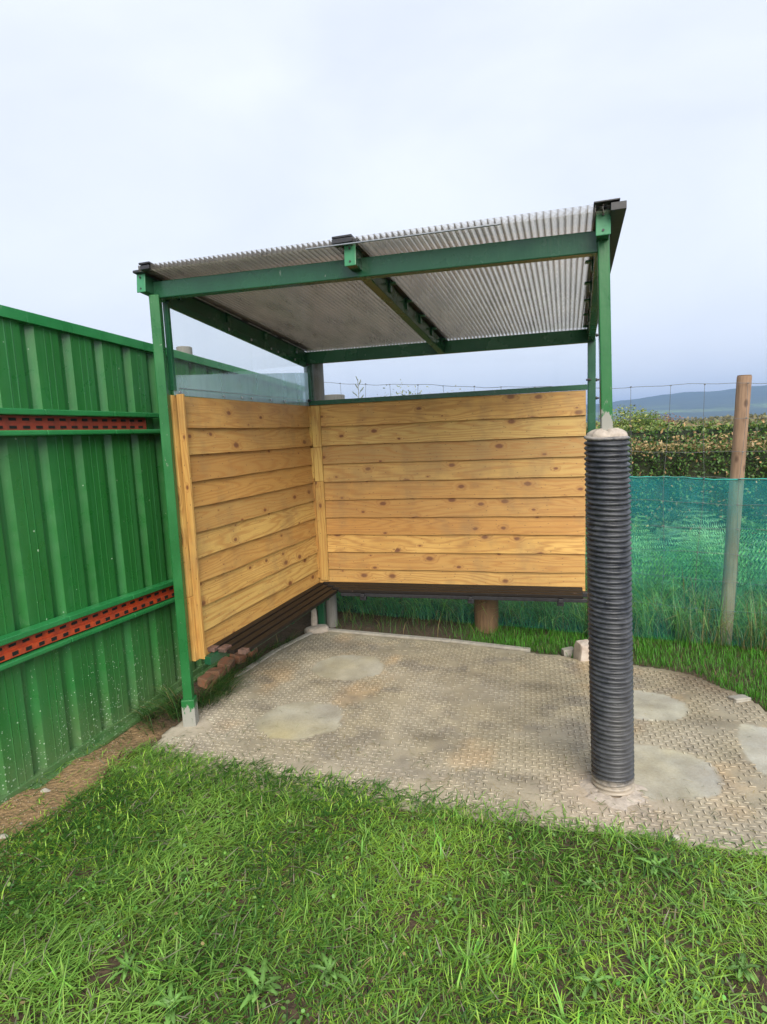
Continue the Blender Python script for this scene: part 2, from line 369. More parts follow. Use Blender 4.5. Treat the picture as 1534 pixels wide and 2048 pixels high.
def npmesh(name, V, quads, tris, cols, mat, parent=None, smooth=False, origin=(0, 0, 0)):
    V = np.asarray(V, np.float32) - np.asarray(origin, np.float32); me = bpy.data.meshes.new(name); q = np.asarray(quads, np.int32).reshape(-1, 4); t = np.asarray(tris, np.int32).reshape(-1, 3)
    me.vertices.add(len(V)); me.vertices.foreach_set('co', V.ravel())
    idx = np.concatenate([q.ravel(), t.ravel()]); me.loops.add(len(idx)); me.loops.foreach_set('vertex_index', idx)
    st = np.concatenate([np.arange(len(q))*4, len(q)*4+np.arange(len(t))*3]); me.polygons.add(len(st)); me.polygons.foreach_set('loop_start', st.astype(np.int32))
    if smooth: me.polygons.foreach_set('use_smooth', np.ones(len(st), bool))
    if cols is not None:
        ca = me.color_attributes.new('col', 'FLOAT_COLOR', 'POINT'); c4 = np.ones((len(V), 4), np.float32); c4[:, :3] = cols; ca.data.foreach_set('color', c4.ravel())
    me.update(calc_edges=True); me.validate(); me.materials.append(mat); o = bpy.data.objects.new(name, me); link(o, parent)
    if parent is None: o.location = origin
    return o

def vnoise(x, y, seed=0, octaves=4):
    x = np.asarray(x, float); y = np.asarray(y, float); r = np.random.default_rng(seed); T = r.random((64, 64)); o = 0; a = 1; s = 0
    for k in range(octaves):
        X = x*2**k + 13.7*k + 640; Y = y*2**k + 7.3*k + 640; i = np.floor(X).astype(int); j = np.floor(Y).astype(int); fx = X-i; fy = Y-j
        fx = fx*fx*(3-2*fx); fy = fy*fy*(3-2*fy)
        v = (T[i % 64, j % 64]*(1-fx)*(1-fy)+T[(i+1) % 64, j % 64]*fx*(1-fy)+T[i % 64, (j+1) % 64]*(1-fx)*fy+T[(i+1) % 64, (j+1) % 64]*fx*fy)
        o = o+a*v; s += a; a *= .5
    return o/s

# ------------------------------------------------------------ ground
PADF = [(-.45, -1.80), (-.26, -1.79), (-.03, -1.835), (.38, -1.865), (.81, -1.90), (1.26, -1.94), (1.67, -1.975), (2.03, -2.015), (2.42, -2.04), (3.4, -2.09)]
PAD = [(-.26, -2.10), (2.6, -2.10), (3.3, -2.10), (3.25, -1.35), (2.80, -1.04), (2.68, -.74), (2.52, -.54), (2.208, -.425), (1.912, -.383), (1.565, -.297), (1.042, -.191), (.011, -.070), (-.138, -.496), (-.217, -.947), (-.24, -1.5)]
def inpoly(x, y, P):
    ins = np.zeros(np.shape(x), bool); n = len(P)
    for i in range(n):
        x0, y0 = P[i]; x1, y1 = P[(i+1) % n]
        c = ((y0 > y) != (y1 > y)) & (x < (x1-x0)*(y-y0)/(y1-y0+1e-12)+x0); ins ^= c
    return ins
def padfront(x): return np.interp(x, [p[0] for p in PADF], [p[1] for p in PADF])
def gh(x, y):
    x = np.asarray(x, float); y = np.asarray(y, float)
    h = (vnoise(x*3, y*3, 3)-.5)*.05 + (vnoise(x*14, y*14, 5, 3)-.5)*.016 - .012
    near = (x > -1.2) & (x < 4.5) & (y > -5) & (y < 3)
    h = np.where(inpoly(x, y, PAD), -.04, h)
    front = np.clip((padfront(x)-y)/.12, 0, 1); h = np.where((y < padfront(x)+.02) & ~inpoly(x, y, PAD) | (y < padfront(x)), np.maximum(h, -.02)*1+front*.022, h)
    h = np.where(inpoly(x, y, PAD) & (y > padfront(x)-.0), -.04, h)
    return np.where(near, h, -.02)
gx = np.concatenate([[-3500, -1200, -300, -80, -20, -6, -3], np.arange(-1.3, 4.6, .035), [6, 9, 15, 30, 80, 300, 1200, 3500]])
gy = np.concatenate([[-200, -40, -12], np.arange(-5, 3.2, .035), [4, 6, 9, 15, 30, 80, 300, 1200, 3500]])
X, Y = np.meshgrid(gx, gy); Z = gh(X, Y); nx = len(gx); ny = len(gy)
idx = np.arange(nx*ny).reshape(ny, nx)
Q = np.stack([idx[:-1, :-1], idx[:-1, 1:], idx[1:, 1:], idx[1:, :-1]], -1).reshape(-1, 4)
tag(npmesh('ground', np.stack([X, Y, Z], -1).reshape(-1, 3), Q, [], None, M['ground'], smooth=True), None, None, kind='structure')

# hills: a wooded ridge on the horizon
hx = np.linspace(-1500, 2600, 180); hy = np.linspace(850, 2100, 60); X, Y = np.meshgrid(hx, hy)
prof = np.interp(hx, [-1500, -200, 150, 260, 500, 900, 1600, 2600], [30, 42, 53, 61, 76, 90, 88, 64])
t_ = np.clip((Y-850)/650, 0, 1); Z = prof[None, :]*(t_**1.3)*(1-.3*np.clip((Y-1500)/600, 0, 1)) + (vnoise(X/60, Y/60, 9)-.5)*9*t_ + (vnoise(X/14, Y/14, 4, 2)-.5)*3.0*t_ - 1
idx = np.arange(X.size).reshape(X.shape); Q = np.stack([idx[:-1, :-1], idx[:-1, 1:], idx[1:, 1:], idx[1:, :-1]], -1).reshape(-1, 4)
tag(npmesh('hills', np.stack([X, Y, Z], -1).reshape(-1, 3), Q, [], None, M['hill']), None, None, kind='structure')

# ------------------------------------------------------------ concrete pad with raised tread lugs
PATCH = [(.45, -.73, .235, .20), (.40, -1.45, .225, .215), (2.20, -1.0, .205, .17), (2.14, -1.64, .235, .205), (2.66, -1.42, .13, .28)]
def patchd(x, y, wob=.16):
    d = np.full(np.shape(x), 9.0)
    for (a, b, rx, ry) in PATCH: d = np.minimum(d, np.hypot((x-a)/rx, (y-b)/ry))
    return d + (vnoise(np.asarray(x)*16, np.asarray(y)*16, 21, 2)-.5)*wob
def padcol(x, y):
    x = np.asarray(x, float); y = np.asarray(y, float)
    n1 = vnoise(x*2.2, y*2.2, 31)[:, None]; n2 = vnoise(x*6, y*6, 32)[:, None]; n3 = vnoise(x*3+9, y*3, 33)[:, None]; n4 = vnoise(x*11, y*11, 34, 3)[:, None]
    c = np.array([.335, .295, .21])*np.ones((len(x), 1)); st = lambda n, a, b: np.clip((n-a)/(b-a), 0, 1)
    c = c*(1-st(n1, .45, .7)*.6)+np.array([.36, .33, .27])*st(n1, .45, .7)*.6
    c = c*(1-st(n3, .56, .72)*.6)+np.array([.42, .30, .17])*st(n3, .56, .72)*.6
    c = c*(1-st(n2, .58, .74)*.65)+np.array([.20, .18, .15])*st(n2, .58, .74)*.65
    m = (np.clip((x-2.15)/.5, 0, 1)*np.clip((y+1.15)/.6, 0, 1))[:, None]; m = np.clip(m*1.5*(.5+n2), 0, 1)       # muddy far right corner
    c = c*(1-m*.8)+np.array([.12, .085, .05])*m*.8
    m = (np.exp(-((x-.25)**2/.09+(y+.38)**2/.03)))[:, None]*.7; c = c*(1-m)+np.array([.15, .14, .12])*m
    for (a, b, s, k) in [(1.55, -1.80, .05, .9), (1.10, -1.52, .06, .6), (1.66, -.85, .09, .6), (1.30, -.75, .06, .35), (2.48, -1.15, .10, .5)]:
        m = (np.exp(-((x-a)**2/(s*s*3)+(y-b)**2/(s*s*.6))))[:, None]*k*(.5+n4); m = np.clip(m, 0, 1); c = c*(1-m)+np.array([.10, .085, .06])*m
    m = (np.exp(-((x-1.90)**2+(y+1.86)**2)/.035))[:, None]*.9; c = c*(1-m)+np.array([.50, .40, .32])*m         # mortar dust round the pipe
    m = (np.exp(-((x+.17)**2+(y+1.65)**2)/.05))[:, None]*.8; c = c*(1-m)+np.array([.52, .47, .40])*m
    m = np.clip((-1.55-y)/.3, 0, 1)[:, None]*.35; c = c*(1-m)+np.array([.47, .42, .34])*m
    d = patchd(x, y, .22)[:, None]; m = np.clip((1.04-d)/.05, 0, 1)*(.55+.5*n4)
    pc = np.array([.42, .405, .33])*(.85+.3*n2)+(n3-.5)*np.array([-.10, -.02, .20]); c = c*(1-m)+pc*m
    return c*(.76+.5*n4)*1.0
px_ = np.arange(-.32, 3.4, .016); py_ = np.arange(-2.16, 0, .016); X, Y = np.meshgrid(px_, py_); idx = np.arange(X.size).reshape(X.shape)
cx = (X[:-1, :-1]+X[1:, 1:])/2; cy = (Y[:-1, :-1]+Y[1:, 1:])/2
wob = (vnoise(cx*9, cy*9, 41, 3)-.5)*.05
keep = inpoly(cx+wob, cy+wob, PAD)
Q = np.stack([idx[:-1, :-1], idx[:-1, 1:], idx[1:, 1:], idx[1:, :-1]], -1)[keep]
used, inv = np.unique(Q, return_inverse=True); inv = inv.reshape(-1, 4)
xv = X.ravel()[used]; yv = Y.ravel()[used]; zv = .004+(vnoise(xv*4, yv*4, 42)-.5)*.006
V = [np.stack([xv, yv, zv], -1)]; CC = [padcol(xv, yv)]; QQ = [inv]; n0 = len(xv)
# skirt down into the soil
from collections import Counter
ed = Counter(); rev = {}
for q in inv:
    for a in range(4):
        e = (q[a], q[(a+1) % 4]); k = tuple(sorted(e)); ed[k] += 1; rev[k] = e
be = np.array([rev[k] for k, v in ed.items() if v == 1]); m = len(be)
lo0 = np.stack([xv[be[:, 0]], yv[be[:, 0]], np.full(m, -.06)], -1); lo1 = np.stack([xv[be[:, 1]], yv[be[:, 1]], np.full(m, -.06)], -1)
V += [lo0, lo1]; CC += [np.tile([.30, .27, .22], (2*m, 1))]; QQ.append(np.stack([be[:, 0], n0+np.arange(m), n0+m+np.arange(m), be[:, 1]], -1)); n0 += 2*m
# lugs
PI_ = .0290; lx, ly = [], []
ii, jj = np.meshgrid(np.arange(-12, 130), np.arange(-80, 3)); LX = ii*PI_; LY = jj*PI_; ori = ((ii+jj) % 2)
# a second stamped mat, slightly turned, on the right-hand half
sel = LX > 1.23+.0*LY; LX2 = np.where(sel, LX+.012, LX); LY2 = np.where(sel, LY+.011, LY); LX, LY = LX2, LY2
ok = inpoly(LX, LY, PAD) & (patchd(LX, LY) > 1.0) & (LY > padfront(LX)-.12)
ok &= inpoly(LX-.05, LY, PAD) & inpoly(LX, LY+.05, PAD) & (np.hypot(LX-1.9, LY+1.84)+(vnoise(LX*14, LY*14, 8)-.5)*.1 > .125)
ok &= (np.hypot(LX+.15, LY+1.62) > .10)
ok &= ~((vnoise(LX*7, LY*7, 51) > .66) & (RNG.random(LX.shape) < .8))
lx = LX[ok]+RNG.normal(0, .0006, ok.sum()); ly = LY[ok]+RNG.normal(0, .0006, ok.sum()); lo_ = ori[ok]; k = len(lx)
ang = np.where(lo_ == 0, 0.0, math.pi/2)+RNG.normal(0, .04, k)+.03; hl = RNG.uniform(.0145, .0180, k); hw = RNG.uniform(.0034, .0044, k); hh = RNG.uniform(.0045, .0072, k)
ca_, sa_ = np.cos(ang), np.sin(ang); zb = .004+(vnoise(lx*4, ly*4, 42)-.5)*.006-.001
def P_(a, b, z): return np.stack([lx+a*ca_-b*sa_, ly+a*sa_+b*ca_, z], -1)
vs = [P_(-hl, 0*hw, zb), P_(-hl*.7, -hw, zb), P_(hl*.7, -hw, zb), P_(hl, 0*hw, zb), P_(hl*.7, hw, zb), P_(-hl*.7, hw, zb),
      P_(-hl*.78, 0*hw, zb+hh*.8), P_(-hl*.6, -hw*.55, zb+hh), P_(hl*.6, -hw*.55, zb+hh), P_(hl*.78, 0*hw, zb+hh*.8), P_(hl*.6, hw*.55, zb+hh), P_(-hl*.6, hw*.55, zb+hh)]
LV = np.stack(vs, 1).reshape(-1, 3); b0 = n0+np.arange(k)*12
for a in range(6):
    b = (a+1) % 6; QQ.append(np.stack([b0+a, b0+b, b0+6+b, b0+6+a], -1))
QQ.append(np.stack([b0+6, b0+7, b0+10, b0+11], -1)); QQ.append(np.stack([b0+7, b0+8, b0+9, b0+10], -1))
lc = padcol(lx, ly); low = np.repeat(lc[:, None, :]*.22, 6, 1); top = np.repeat(np.clip(lc*1.25+.04, 0, .62)[:, None, :], 6, 1)  # lug sides darkened, tops lightened: groove shade and dirt put into the colour
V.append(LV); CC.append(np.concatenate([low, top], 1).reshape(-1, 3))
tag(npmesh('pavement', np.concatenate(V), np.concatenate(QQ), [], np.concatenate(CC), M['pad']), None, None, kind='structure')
# smooth concrete kerb strips along the far and left edges
k_ = MB()
for a, b in [((.03, -.055), (1.05, -.18)), ((1.05, -.18), (1.60, -.285))]:
    k_.beam((a[0], a[1], -.02), (b[0], b[1], -.02), .045, .075)
for a, b in [((-.155, -.52), (-.225, -.98)), ((-.03, -.12), (-.155, -.52))]:
    k_.beam((a[0], a[1], -.02), (b[0], b[1], -.02), .04, .07)
tag(k_.build('kerb', M['edge'], bevel=.006), None, None, kind='structure')

# ------------------------------------------------------------ shelter
SH = thing('shelter', (.95, -.9, 0), 'green steel smoking shelter with timber boarded walls, slatted bench and clear ribbed roof', 'shelter')
LW0 = Vector((0, 0, 0)); LW1 = Vector((-.1415, -1.5429, 0)); ld = (LW1-LW0).normalized(); ln_ = Vector((-ld.y, ld.x, 0))
if ln_.x < 0: ln_ = -ln_          # points into the shelter (+x)
EDG = [1.735, 1.572, 1.432, 1.294, 1.158, 1.022, .886, .755, .620, .486, .345]
def cladding(name, A, d, nrm, length, skewbottom=0):
    mb = MB(); n = 26
    for i in range(10):
        rc = (random.random(), random.random(), random.random())
        if name == 'back': rc = ([.3, .85, .8, .55, .75, .5, .2, .1, .15, .3][i], rc[1], rc[2])  # upper boards browner: own tone plus soft roof shadow put into the colour
        else: rc = ([.45, .5, .75, .7, .6, .35, .4, .3, .35, .3][i], rc[1], rc[2])
        prev = None; ph = random.random()*6; amp = random.uniform(.0008, .0022)
        for k in range(n+1):
            u = length*k/n; w = amp*math.sin(u*5+ph)+.001*math.sin(u*17+ph*2); z0 = EDG[i+1]+w+random.uniform(-.0004, .0004); z1 = EDG[i]+.014
            if name == 'left' and i == 0: z1 = EDG[0]+.004+.0*u
            if i == 0: z1 = EDG[0]
            p = Vector(A)+d*u; bo = .027+.0015*math.sin(u*7+ph); to = .006
            ring = [p+nrm*0+Vector((0, 0, z0)), p+nrm*bo+Vector((0, 0, z0)), p+nrm*to+Vector((0, 0, z1)), p+nrm*0+Vector((0, 0, z1))]
            if prev:
                u0 = length*(k-1)/n; H = z1-z0
                mb.face([prev[1], ring[1], ring[2], prev[2]], [(u0, 0), (u, 0), (u, H), (u0, H)], rc)
                mb.face([prev[0], ring[0], ring[1], prev[1]], [(u0, 0), (u, 0), (u, .015), (u0, .015)], rc)
                mb.face([prev[3], ring[3], ring[0], prev[0]], [(u0, 0), (u, 0), (u, H), (u0, H)], rc)
                mb.face([prev[2], ring[2], ring[3], prev[3]], [(u0, 0), (u, 0), (u, .006), (u0, .006)], rc)
            else: mb.face([ring[0], ring[1], ring[2], ring[3]], [(0, 0), (.02, 0), (.02, .1), (0, .1)], rc)
            prev = ring
        mb.face([prev[3], prev[2], prev[1], prev[0]], [(0, 0), (.02, 0), (.02, .1), (0, .1)], rc)
    return mb
LL = (LW1-LW0).length
w = cladding('left', LW0+ld*.012, ld, ln_, LL-.053).build('board_cladding', M['wood'], SH); w['label'] = 'timber boarding of the side wall beside the green hoarding'
w = cladding('back', Vector((.0, 0, 0)), Vector((1, 0, 0)), Vector((0, -1, 0)), 1.975).build('board_cladding', M['wood'], SH); w['label'] = 'timber boarding of the back wall'
# battens
def batten(a, b, wd, th, up, name='batten', m='wood', seed=0):
    mb = MB(); random.seed(seed); mb.beam(a, b, wd, th, up, (random.random()*.4, random.random(), random.random())); return mb.build(name, M[m], SH, bevel=.002)
e = LW1
batten(e-ld*.018+ln_*-.012+Vector((0, 0, .69)), e-ld*.018+ln_*-.012+Vector((0, 0, 1.738)), .050, .026, ln_, seed=3)
batten(e-ld*.018+ln_*-.008+Vector((0, 0, .338)), e-ld*.018+ln_*-.008+Vector((0, 0, .688)), .053, .028, ln_, seed=4)
batten(e-ld*.026+ln_*.026+Vector((0, 0, .343)), e-ld*.026+ln_*.028+Vector((0, 0, 1.742)), .016, .040, ln_, seed=5)
for z0, z1, s_ in ((.40, 1.165, 1), (1.167, 1.42, 2), (1.422, 1.727, 6)):
    batten((.062, -.030, z0), (.062, -.030, z1), .066, .022, (0, 1, 0), 'corner_batten', 'batten', s_)
    q = Vector((0, 0, 0))+ld*.030+ln_*.022
    batten((q.x, q.y, z0+.02), (q.x, q.y, z1-.004), .038, .022, ln_, 'corner_batten', 'batten', s_+10)
# posts
def post(a, b, w_, h_, mat, name='post', up=(0, 1, 0), bev=.004):
    mb = MB(); mb.beam(a, b, w_, h_, up); return mb.build(name, M[mat], SH, bevel=bev)
FLt = Vector((-.152, -1.598, 2.210)); FLb = Vector((-.170, -1.590, .0)); postup = Vector((-.3, 1, 0))
post(FLb+Vector((0, 0, .12)), FLt, .048, .050, 'green_post', up=postup)
post(FLb+Vector((.0, 0, -.04)), FLb+Vector((0, 0, .150)), .068, .066, 'green_post', 'post_sleeve', up=postup)
post((-.005, .035, -.02), (-.005, .035, 2.09), .05, .05, 'green')
post((2.020, .022, -.02), (2.012, .022, 2.07), .050, .05, 'green')
PIPE = Vector((1.928, -1.79, 0)); PTOP = Vector((1.889, -1.805, 1.46))
post(PIPE+(PTOP-PIPE)*.9, (1.868, -1.815, 2.20), .041, .045, 'green_pipe_post', up=(0, 1, 0))
# beams
def beam(a, b, w_, h_, mat='green', name='beam', bev=.004):
    mb = MB(); mb.beam(a, b, w_, h_); return mb.build(name, M[mat], SH, bevel=bev)
beam((-.185, -1.575, 2.236), (1.885, -1.802, 2.165), .050, .078, name='front_beam')
beam((-.02, .022, 2.082), (2.03, .022, 2.090), .050, .086, name='rear_beam')
RF = [(-.180, -1.655, 2.256), (.898, -1.795, 2.228), (1.860, -1.895, 2.205)]; RB = [(-.015, -.01, 2.087), (1.015, -.005, 2.078), (2.010, .0, 2.090)]
for i in range(3):
    a = Vector(RF[i]); b = Vector(RB[i]); beam(a, b, .044, .078, name='rafter')
    d = (b-a).normalized(); mb = MB(); mb.beam(a-d*.006, a-d*.0005, .050, .086); mb.build('end_plate', M['cap'], SH, bevel=.004)
    for s_ in (-1, 1):
        mb = MB(); p = a-d*.0075+Vector((0, 0, s_*.026)); mb.tube([p, p-d*.003], .0045, 8); mb.build('bolt', M['black'], SH)
    # black glazing bar on each rafter
    mb = MB(); up = Vector((0, 0, .050)); q0 = a+up-d*.02; q1 = b+Vector((0, 0, .052)); mb.beam(q0, q1, .060 if i != 1 else .085, .012)
    mb.build('glazing_bar', M['black'], SH, bevel=.002)
    for k in range(6 if i else 4):
        t = (k+.6)/(6 if i else 4); p = a.lerp(b, t); sd_ = 1 if i < 2 else -1
        mb = MB(); mb.box((p.x+sd_*.022, p.y-.018, p.z-.010), (p.x+sd_*.030, p.y+.018, p.z+.050)); mb.box((p.x+sd_*.022, p.y-.018, p.z+.028), (p.x+sd_*.055, p.y+.018, p.z+.036))
        mb.build('clamp', M['green'], SH, bevel=.001)
# left side glazing frame under the rafter
A_ = LW0+ld*.03; B_ = LW1-ld*.02
beam(A_+Vector((0, 0, 2.030)), B_+Vector((0, 0, 2.190)), .022, .034, 'green', 'glazing_frame', .002)
for t in (.12, .28, .34, .50, .66):
    p = A_.lerp(B_, t)+Vector((0, 0, 2.030+.16*t))+ln_*.012; mb = MB(); mb.beam(p, p+ln_*.006, .014, .014); mb.build('clip', M['steel'], SH, bevel=.002)
for t0, t1 in ((.05, .28), (.32, .55), (.60, .92)):
    p = A_.lerp(B_, t0)+Vector((.045, 0, 2.115+.15*t0)); q = A_.lerp(B_, t1)+Vector((.045, 0, 2.115+.15*t1)); mb = MB(); mb.beam(p, q, .004, .005); mb.build('seal_lightgap_strip', M['steel'], SH)  # bright strips standing for slits of light along the left rafter
# rails
beam((.0, .0, 1.750), (1.985, .0, 1.755), .032, .034, 'green', 'wall_rail', .002)
beam(LW0+ld*.0+Vector((0, 0, 1.750))-ln_*.012, LW1-ld*.05+Vector((0, 0, 1.752))-ln_*.012, .024, .018, 'green', 'wall_rail', .002)
mb = MB(); mb.beam(LW1-ld*.012+Vector((0, 0, 1.76)), LW1-ld*.012+Vector((0, 0, 2.19)), .020, .028, ln_); mb.build('glazing_post', M['green'], SH, bevel=.002)
mb = MB(); mb.beam(LW1-ld*.027+Vector((0, 0, 1.745))+ln_*.004, LW1-ld*.027+Vector((0, 0, 2.18))+ln_*.004, .004, .004, ln_); mb.build('seal_lightgap_strip', M['steel'], SH)
# panes
def pane(p0, p1, z0a, z0b, z1a, z1b, th, mat, nrm, name):
    p0, p1 = Vector(p0), Vector(p1); o = nrm*th; mb = MB()
    mb.hexa([p0+Vector((0, 0, z0a)), p0+o+Vector((0, 0, z0a)), p0+o+Vector((0, 0, z1a)), p0+Vector((0, 0, z1a)), p1+Vector((0, 0, z0b)), p1+o+Vector((0, 0, z0b)), p1+o+Vector((0, 0, z1b)), p1+Vector((0, 0, z1b))])
    return mb.build(name, M[mat], SH)
s1 = LL*.50
pane(LW0+ld*.012, LW0+ld*(s1-.001), 1.738, 1.738, 2.025, 2.105, .004, 'clear', ln_, 'window_pane')
pane(LW0+ld*(s1+.001), LW0+ld*(LL-.02), 1.738, 1.738, 2.105, 2.190, .004, 'clear', ln_, 'window_pane')
pane(LW0+ld*.010+ln_*.006, LW0+ld*(LL-.006)+ln_*.006, 1.728, 1.738, 1.975, 1.836, .003, 'milky', ln_, 'frosted_strip')
mb = MB(); p = LW0+ln_*.011; mb.beam(p+ld*.02+Vector((0, 0, 1.772)), p+ld*(LL-.045)+Vector((0, 0, 1.774)), .002, .004); mb.build('seal_lightgap_strip', M['steel'], SH)
for xa, xb in ((.03, 1.014), (1.018, 1.985)):
    pane((xa, .008, 0), (xb, .008, 0), 1.760, 1.760, 2.06, 2.06, .003, 'backclear', Vector((0, 1, 0)), 'window_pane')
for t in (.03, .28, .40, .47, .62, .74, .97):
    p = LW0+ld*(LL*(1-t))+ln_*.010+Vector((0, 0, 1.752)); mb = MB(); mb.tube([p, p+ln_*.006], .008, 8); mb.build('bolt', M['steel'], SH, bevel=.001)
for x, y, z in ((1.99, -.030, 1.80), (2.045, .02, 1.80), (2.045, .02, 2.09), (2.045, .02, 1.68), (.015, -.02, 2.03), (.012, -.022, 1.77)):
    mb = MB(); mb.tube([(x-.016, y, z), (x+.016, y, z)], .007, 6); mb.tube([(x-.004, y, z), (x+.004, y, z)], .012, 6); mb.build('bolt', M['black'], SH)
# roof sheets: multiwall polycarbonate, flutes running front to back
RFL, RFR, RRL, RRR = Vector((-.170, -1.685, 2.303)), Vector((1.925, -1.945, 2.230)), Vector((-.02, .10, 2.135)), Vector((2.045, .10, 2.135))
TH = .026
def rp_(u, v): return RFL.lerp(RFR, u).lerp(RRL.lerp(RRR, u), v)
def roofsheet(u0, u1, n):
    skin = MB(); rib = MB(); wb = MB(); up = Vector((0, 0, TH))
    for i in range(n):
        a, b = u0+(u1-u0)*i/n, u0+(u1-u0)*(i+1)/n
        for off in (0, TH):
            z = Vector((0, 0, off)); skin.face([rp_(a, 0)+z, rp_(b, 0)+z, rp_(b, 1)+z, rp_(a, 1)+z], [(i, 0), (i+1, 0), (i+1, 1), (i, 1)])
        m_ = (a+b)/2
        ww = Vector((.0016, 0, 0)); wb.hexa([rp_(a, 0), rp_(a, 0)+ww, rp_(a, 0)+ww+up*.96, rp_(a, 0)+up*.96, rp_(a, 1), rp_(a, 1)+ww, rp_(a, 1)+ww+up*.96, rp_(a, 1)+up*.96])
        rib.face([rp_(a, 0)+up*.98, rp_(a, 1)+up*.98, rp_(b, 1)+up*.5, rp_(b, 0)+up*.5]); rib.face([rp_(a, 0)+up*.02, rp_(a, 1)+up*.02, rp_(b, 1)+up*.5, rp_(b, 0)+up*.5])
    rib.face([rp_(u1, 0), rp_(u1, 1), rp_(u1, 1)+up, rp_(u1, 0)+up])
    s_ = skin.build('roof_sheet', M['poly'], SH); r_ = rib.build('web', M['polyrib'], s_, origin=ORG[SH]); wb.build('flute_wall', M['polyweb'], s_, origin=ORG[SH]); return s_
roofsheet(.0, .492, 42); roofsheet(.503, .978, 40)
# joint strips on top and black end pieces, dark edge trim on the right
mb = MB(); mb.beam(rp_(.4975, -.004)+Vector((0, 0, TH+.004)), rp_(.4975, 1)+Vector((0, 0, TH+.004)), .085, .008); mb.beam(rp_(.4975, -.005)+Vector((0, 0, .014)), rp_(.4975, .02)+Vector((0, 0, .014)), .085, .018); mb.build('joint_strip', M['black'], SH, bevel=.001)
mb = MB(); mb.beam(rp_(.972, -.005)+Vector((0, 0, TH+.003)), rp_(.982, 1)+Vector((0, 0, TH+.003)), .085, .005); mb.beam(rp_(.99, -.005)+Vector((0, 0, .008)), rp_(.99, 1)+Vector((0, 0, .010)), .050, .026); mb.build('edge_trim', M['black'], SH, bevel=.001)
mb = MB(); mb.beam(rp_(.020, -.005)+Vector((0, 0, TH+.004)), rp_(.020, 1)+Vector((0, 0, TH+.004)), .06, .008); mb.beam(rp_(.02, -.004)+Vector((0, 0, .012)), rp_(.02, .02)+Vector((0, 0, .012)), .05, .018); mb.build('edge_trim', M['black'], SH, bevel=.001)
mb = MB(); mb.beam(rp_(.42, -.004)+Vector((0, 0, -.002)), rp_(.80, -.004)+Vector((0, 0, -.002)), .010, .004); mb.build('seal_lightgap_strip', M['steel'], SH)
for v in (.04, .16, .30, .44, .58, .72, .86):
    p = rp_(.972, v)-Vector((0, 0, .008)); mb = MB(); mb.tube([p, p-Vector((0, 0, .012))], .006, 6); mb.build('bolt', M['steel'], SH)
# bench
BZ = .372
def bench(lab):
    b = MB(); return b
def slat(a, b, parent, mat='bench'):
    mb = MB(); mb.beam(a, b, .046, .022, c=(random.random(),)*3); return mb.build('slat', M[mat], parent, bevel=.003, origin=ORG[SH])
fr = MB()   # green carrying rail of the side bench
fr.beam(LW1-ld*.02+ln_*.06+Vector((0, 0, .335)), LW0-Vector((0, .03, 0))+ln_*.06+Vector((0, 0, .335)), .04, .045)
fr.beam(LW1-ld*.16+ln_*.20+Vector((0, 0, .345)), LW0+ld*.25+ln_*.20+Vector((0, 0, .345)), .03, .026)
for t in (.14, .45, .8): 
    p = LW1.lerp(LW0, t); fr.beam(p+ln_*.0+Vector((0, 0, .325)), p+ln_*.22+Vector((0, 0, .343)), .03, .024)
BL = fr.build('bench', M['green'], SH, bevel=.003); BL['label'] = 'dark slatted bench along the side wall'
fb = MB(); fb.beam((.0, -.045, .340), (1.99, -.045, .340), .05, .035); fb.beam((.25, -.215, .345), (1.97, -.215, .345), .03, .026)
for x in (.42, 1.20, 1.80): fb.beam((x, .0, .335), (x, -.25, .345), .03, .026); fb.box((x-.022, -.235, .305), (x+.022, -.195, .335))
BB = fb.build('bench', M['black'], SH, bevel=.003); BB['label'] = 'dark slatted bench along the back wall'
for i in range(4):
    o_ = .042+i*.063; fy = .030+i*.062
    fa = LL-.085+(-.004 if i % 2 else .006)
    a = ln_*o_+ld*fa; b_ = ln_*o_+ld*(fy+.012); slat((a.x, a.y, BZ), (b_.x, b_.y, BZ), BL)
    mb = MB(); q = a-ld*random.uniform(.02, .09)
    if i in (0, 1, 3):
        mb.beam(a+ld*.001+Vector((0, 0, BZ)), q+Vector((0, 0, BZ)), .0475, .0235); mb.build('worn_end', M['worn'], BL, bevel=.003, origin=ORG[SH])
    xs_ = o_-.005; slat((xs_+.01, -fy, BZ+.001), (1.955-.004*i, -fy, BZ+.001), BB)

# ------------------------------------------------------------ corrugated pipe round the right-hand post
PT = thing('corrugated_pipe', PIPE, 'black ribbed drainage pipe standing upright round the post, filled with concrete', 'pipe')
mb = MB(); NR = 72; R_ = []; random.seed(5); PH = 1.462
for k in range(NR):
    for (f_, rad) in ((0.02, .0725), (.10, .0785), (.24, .0825), (.42, .0842), (.60, .0825), (.76, .0785), (.84, .0725)):
        t = (k+f_)/NR; c = PIPE.lerp(PTOP, t); z = t*PH
        ring = []
        for j in range(56):
            a = 2*math.pi*j/56; q = rad*(1+.006*math.sin(a*2+k*.05)+.004*math.sin(a*5+k*1.3)); tilt = .004*math.sin(a-.6)+.0012*math.sin(a*3+k*2.1)
            sag = (.014*math.cos(a+.9))*(1-t)**6
            ring.append((c.x+q*math.cos(a), c.y+q*math.sin(a), z+tilt+sag))
        R_.append(ring)
mb.rings(R_, cap=False); mb.build('pipe_wall', M['pipe'], PT, smooth=True)
mb = MB(); R_ = []
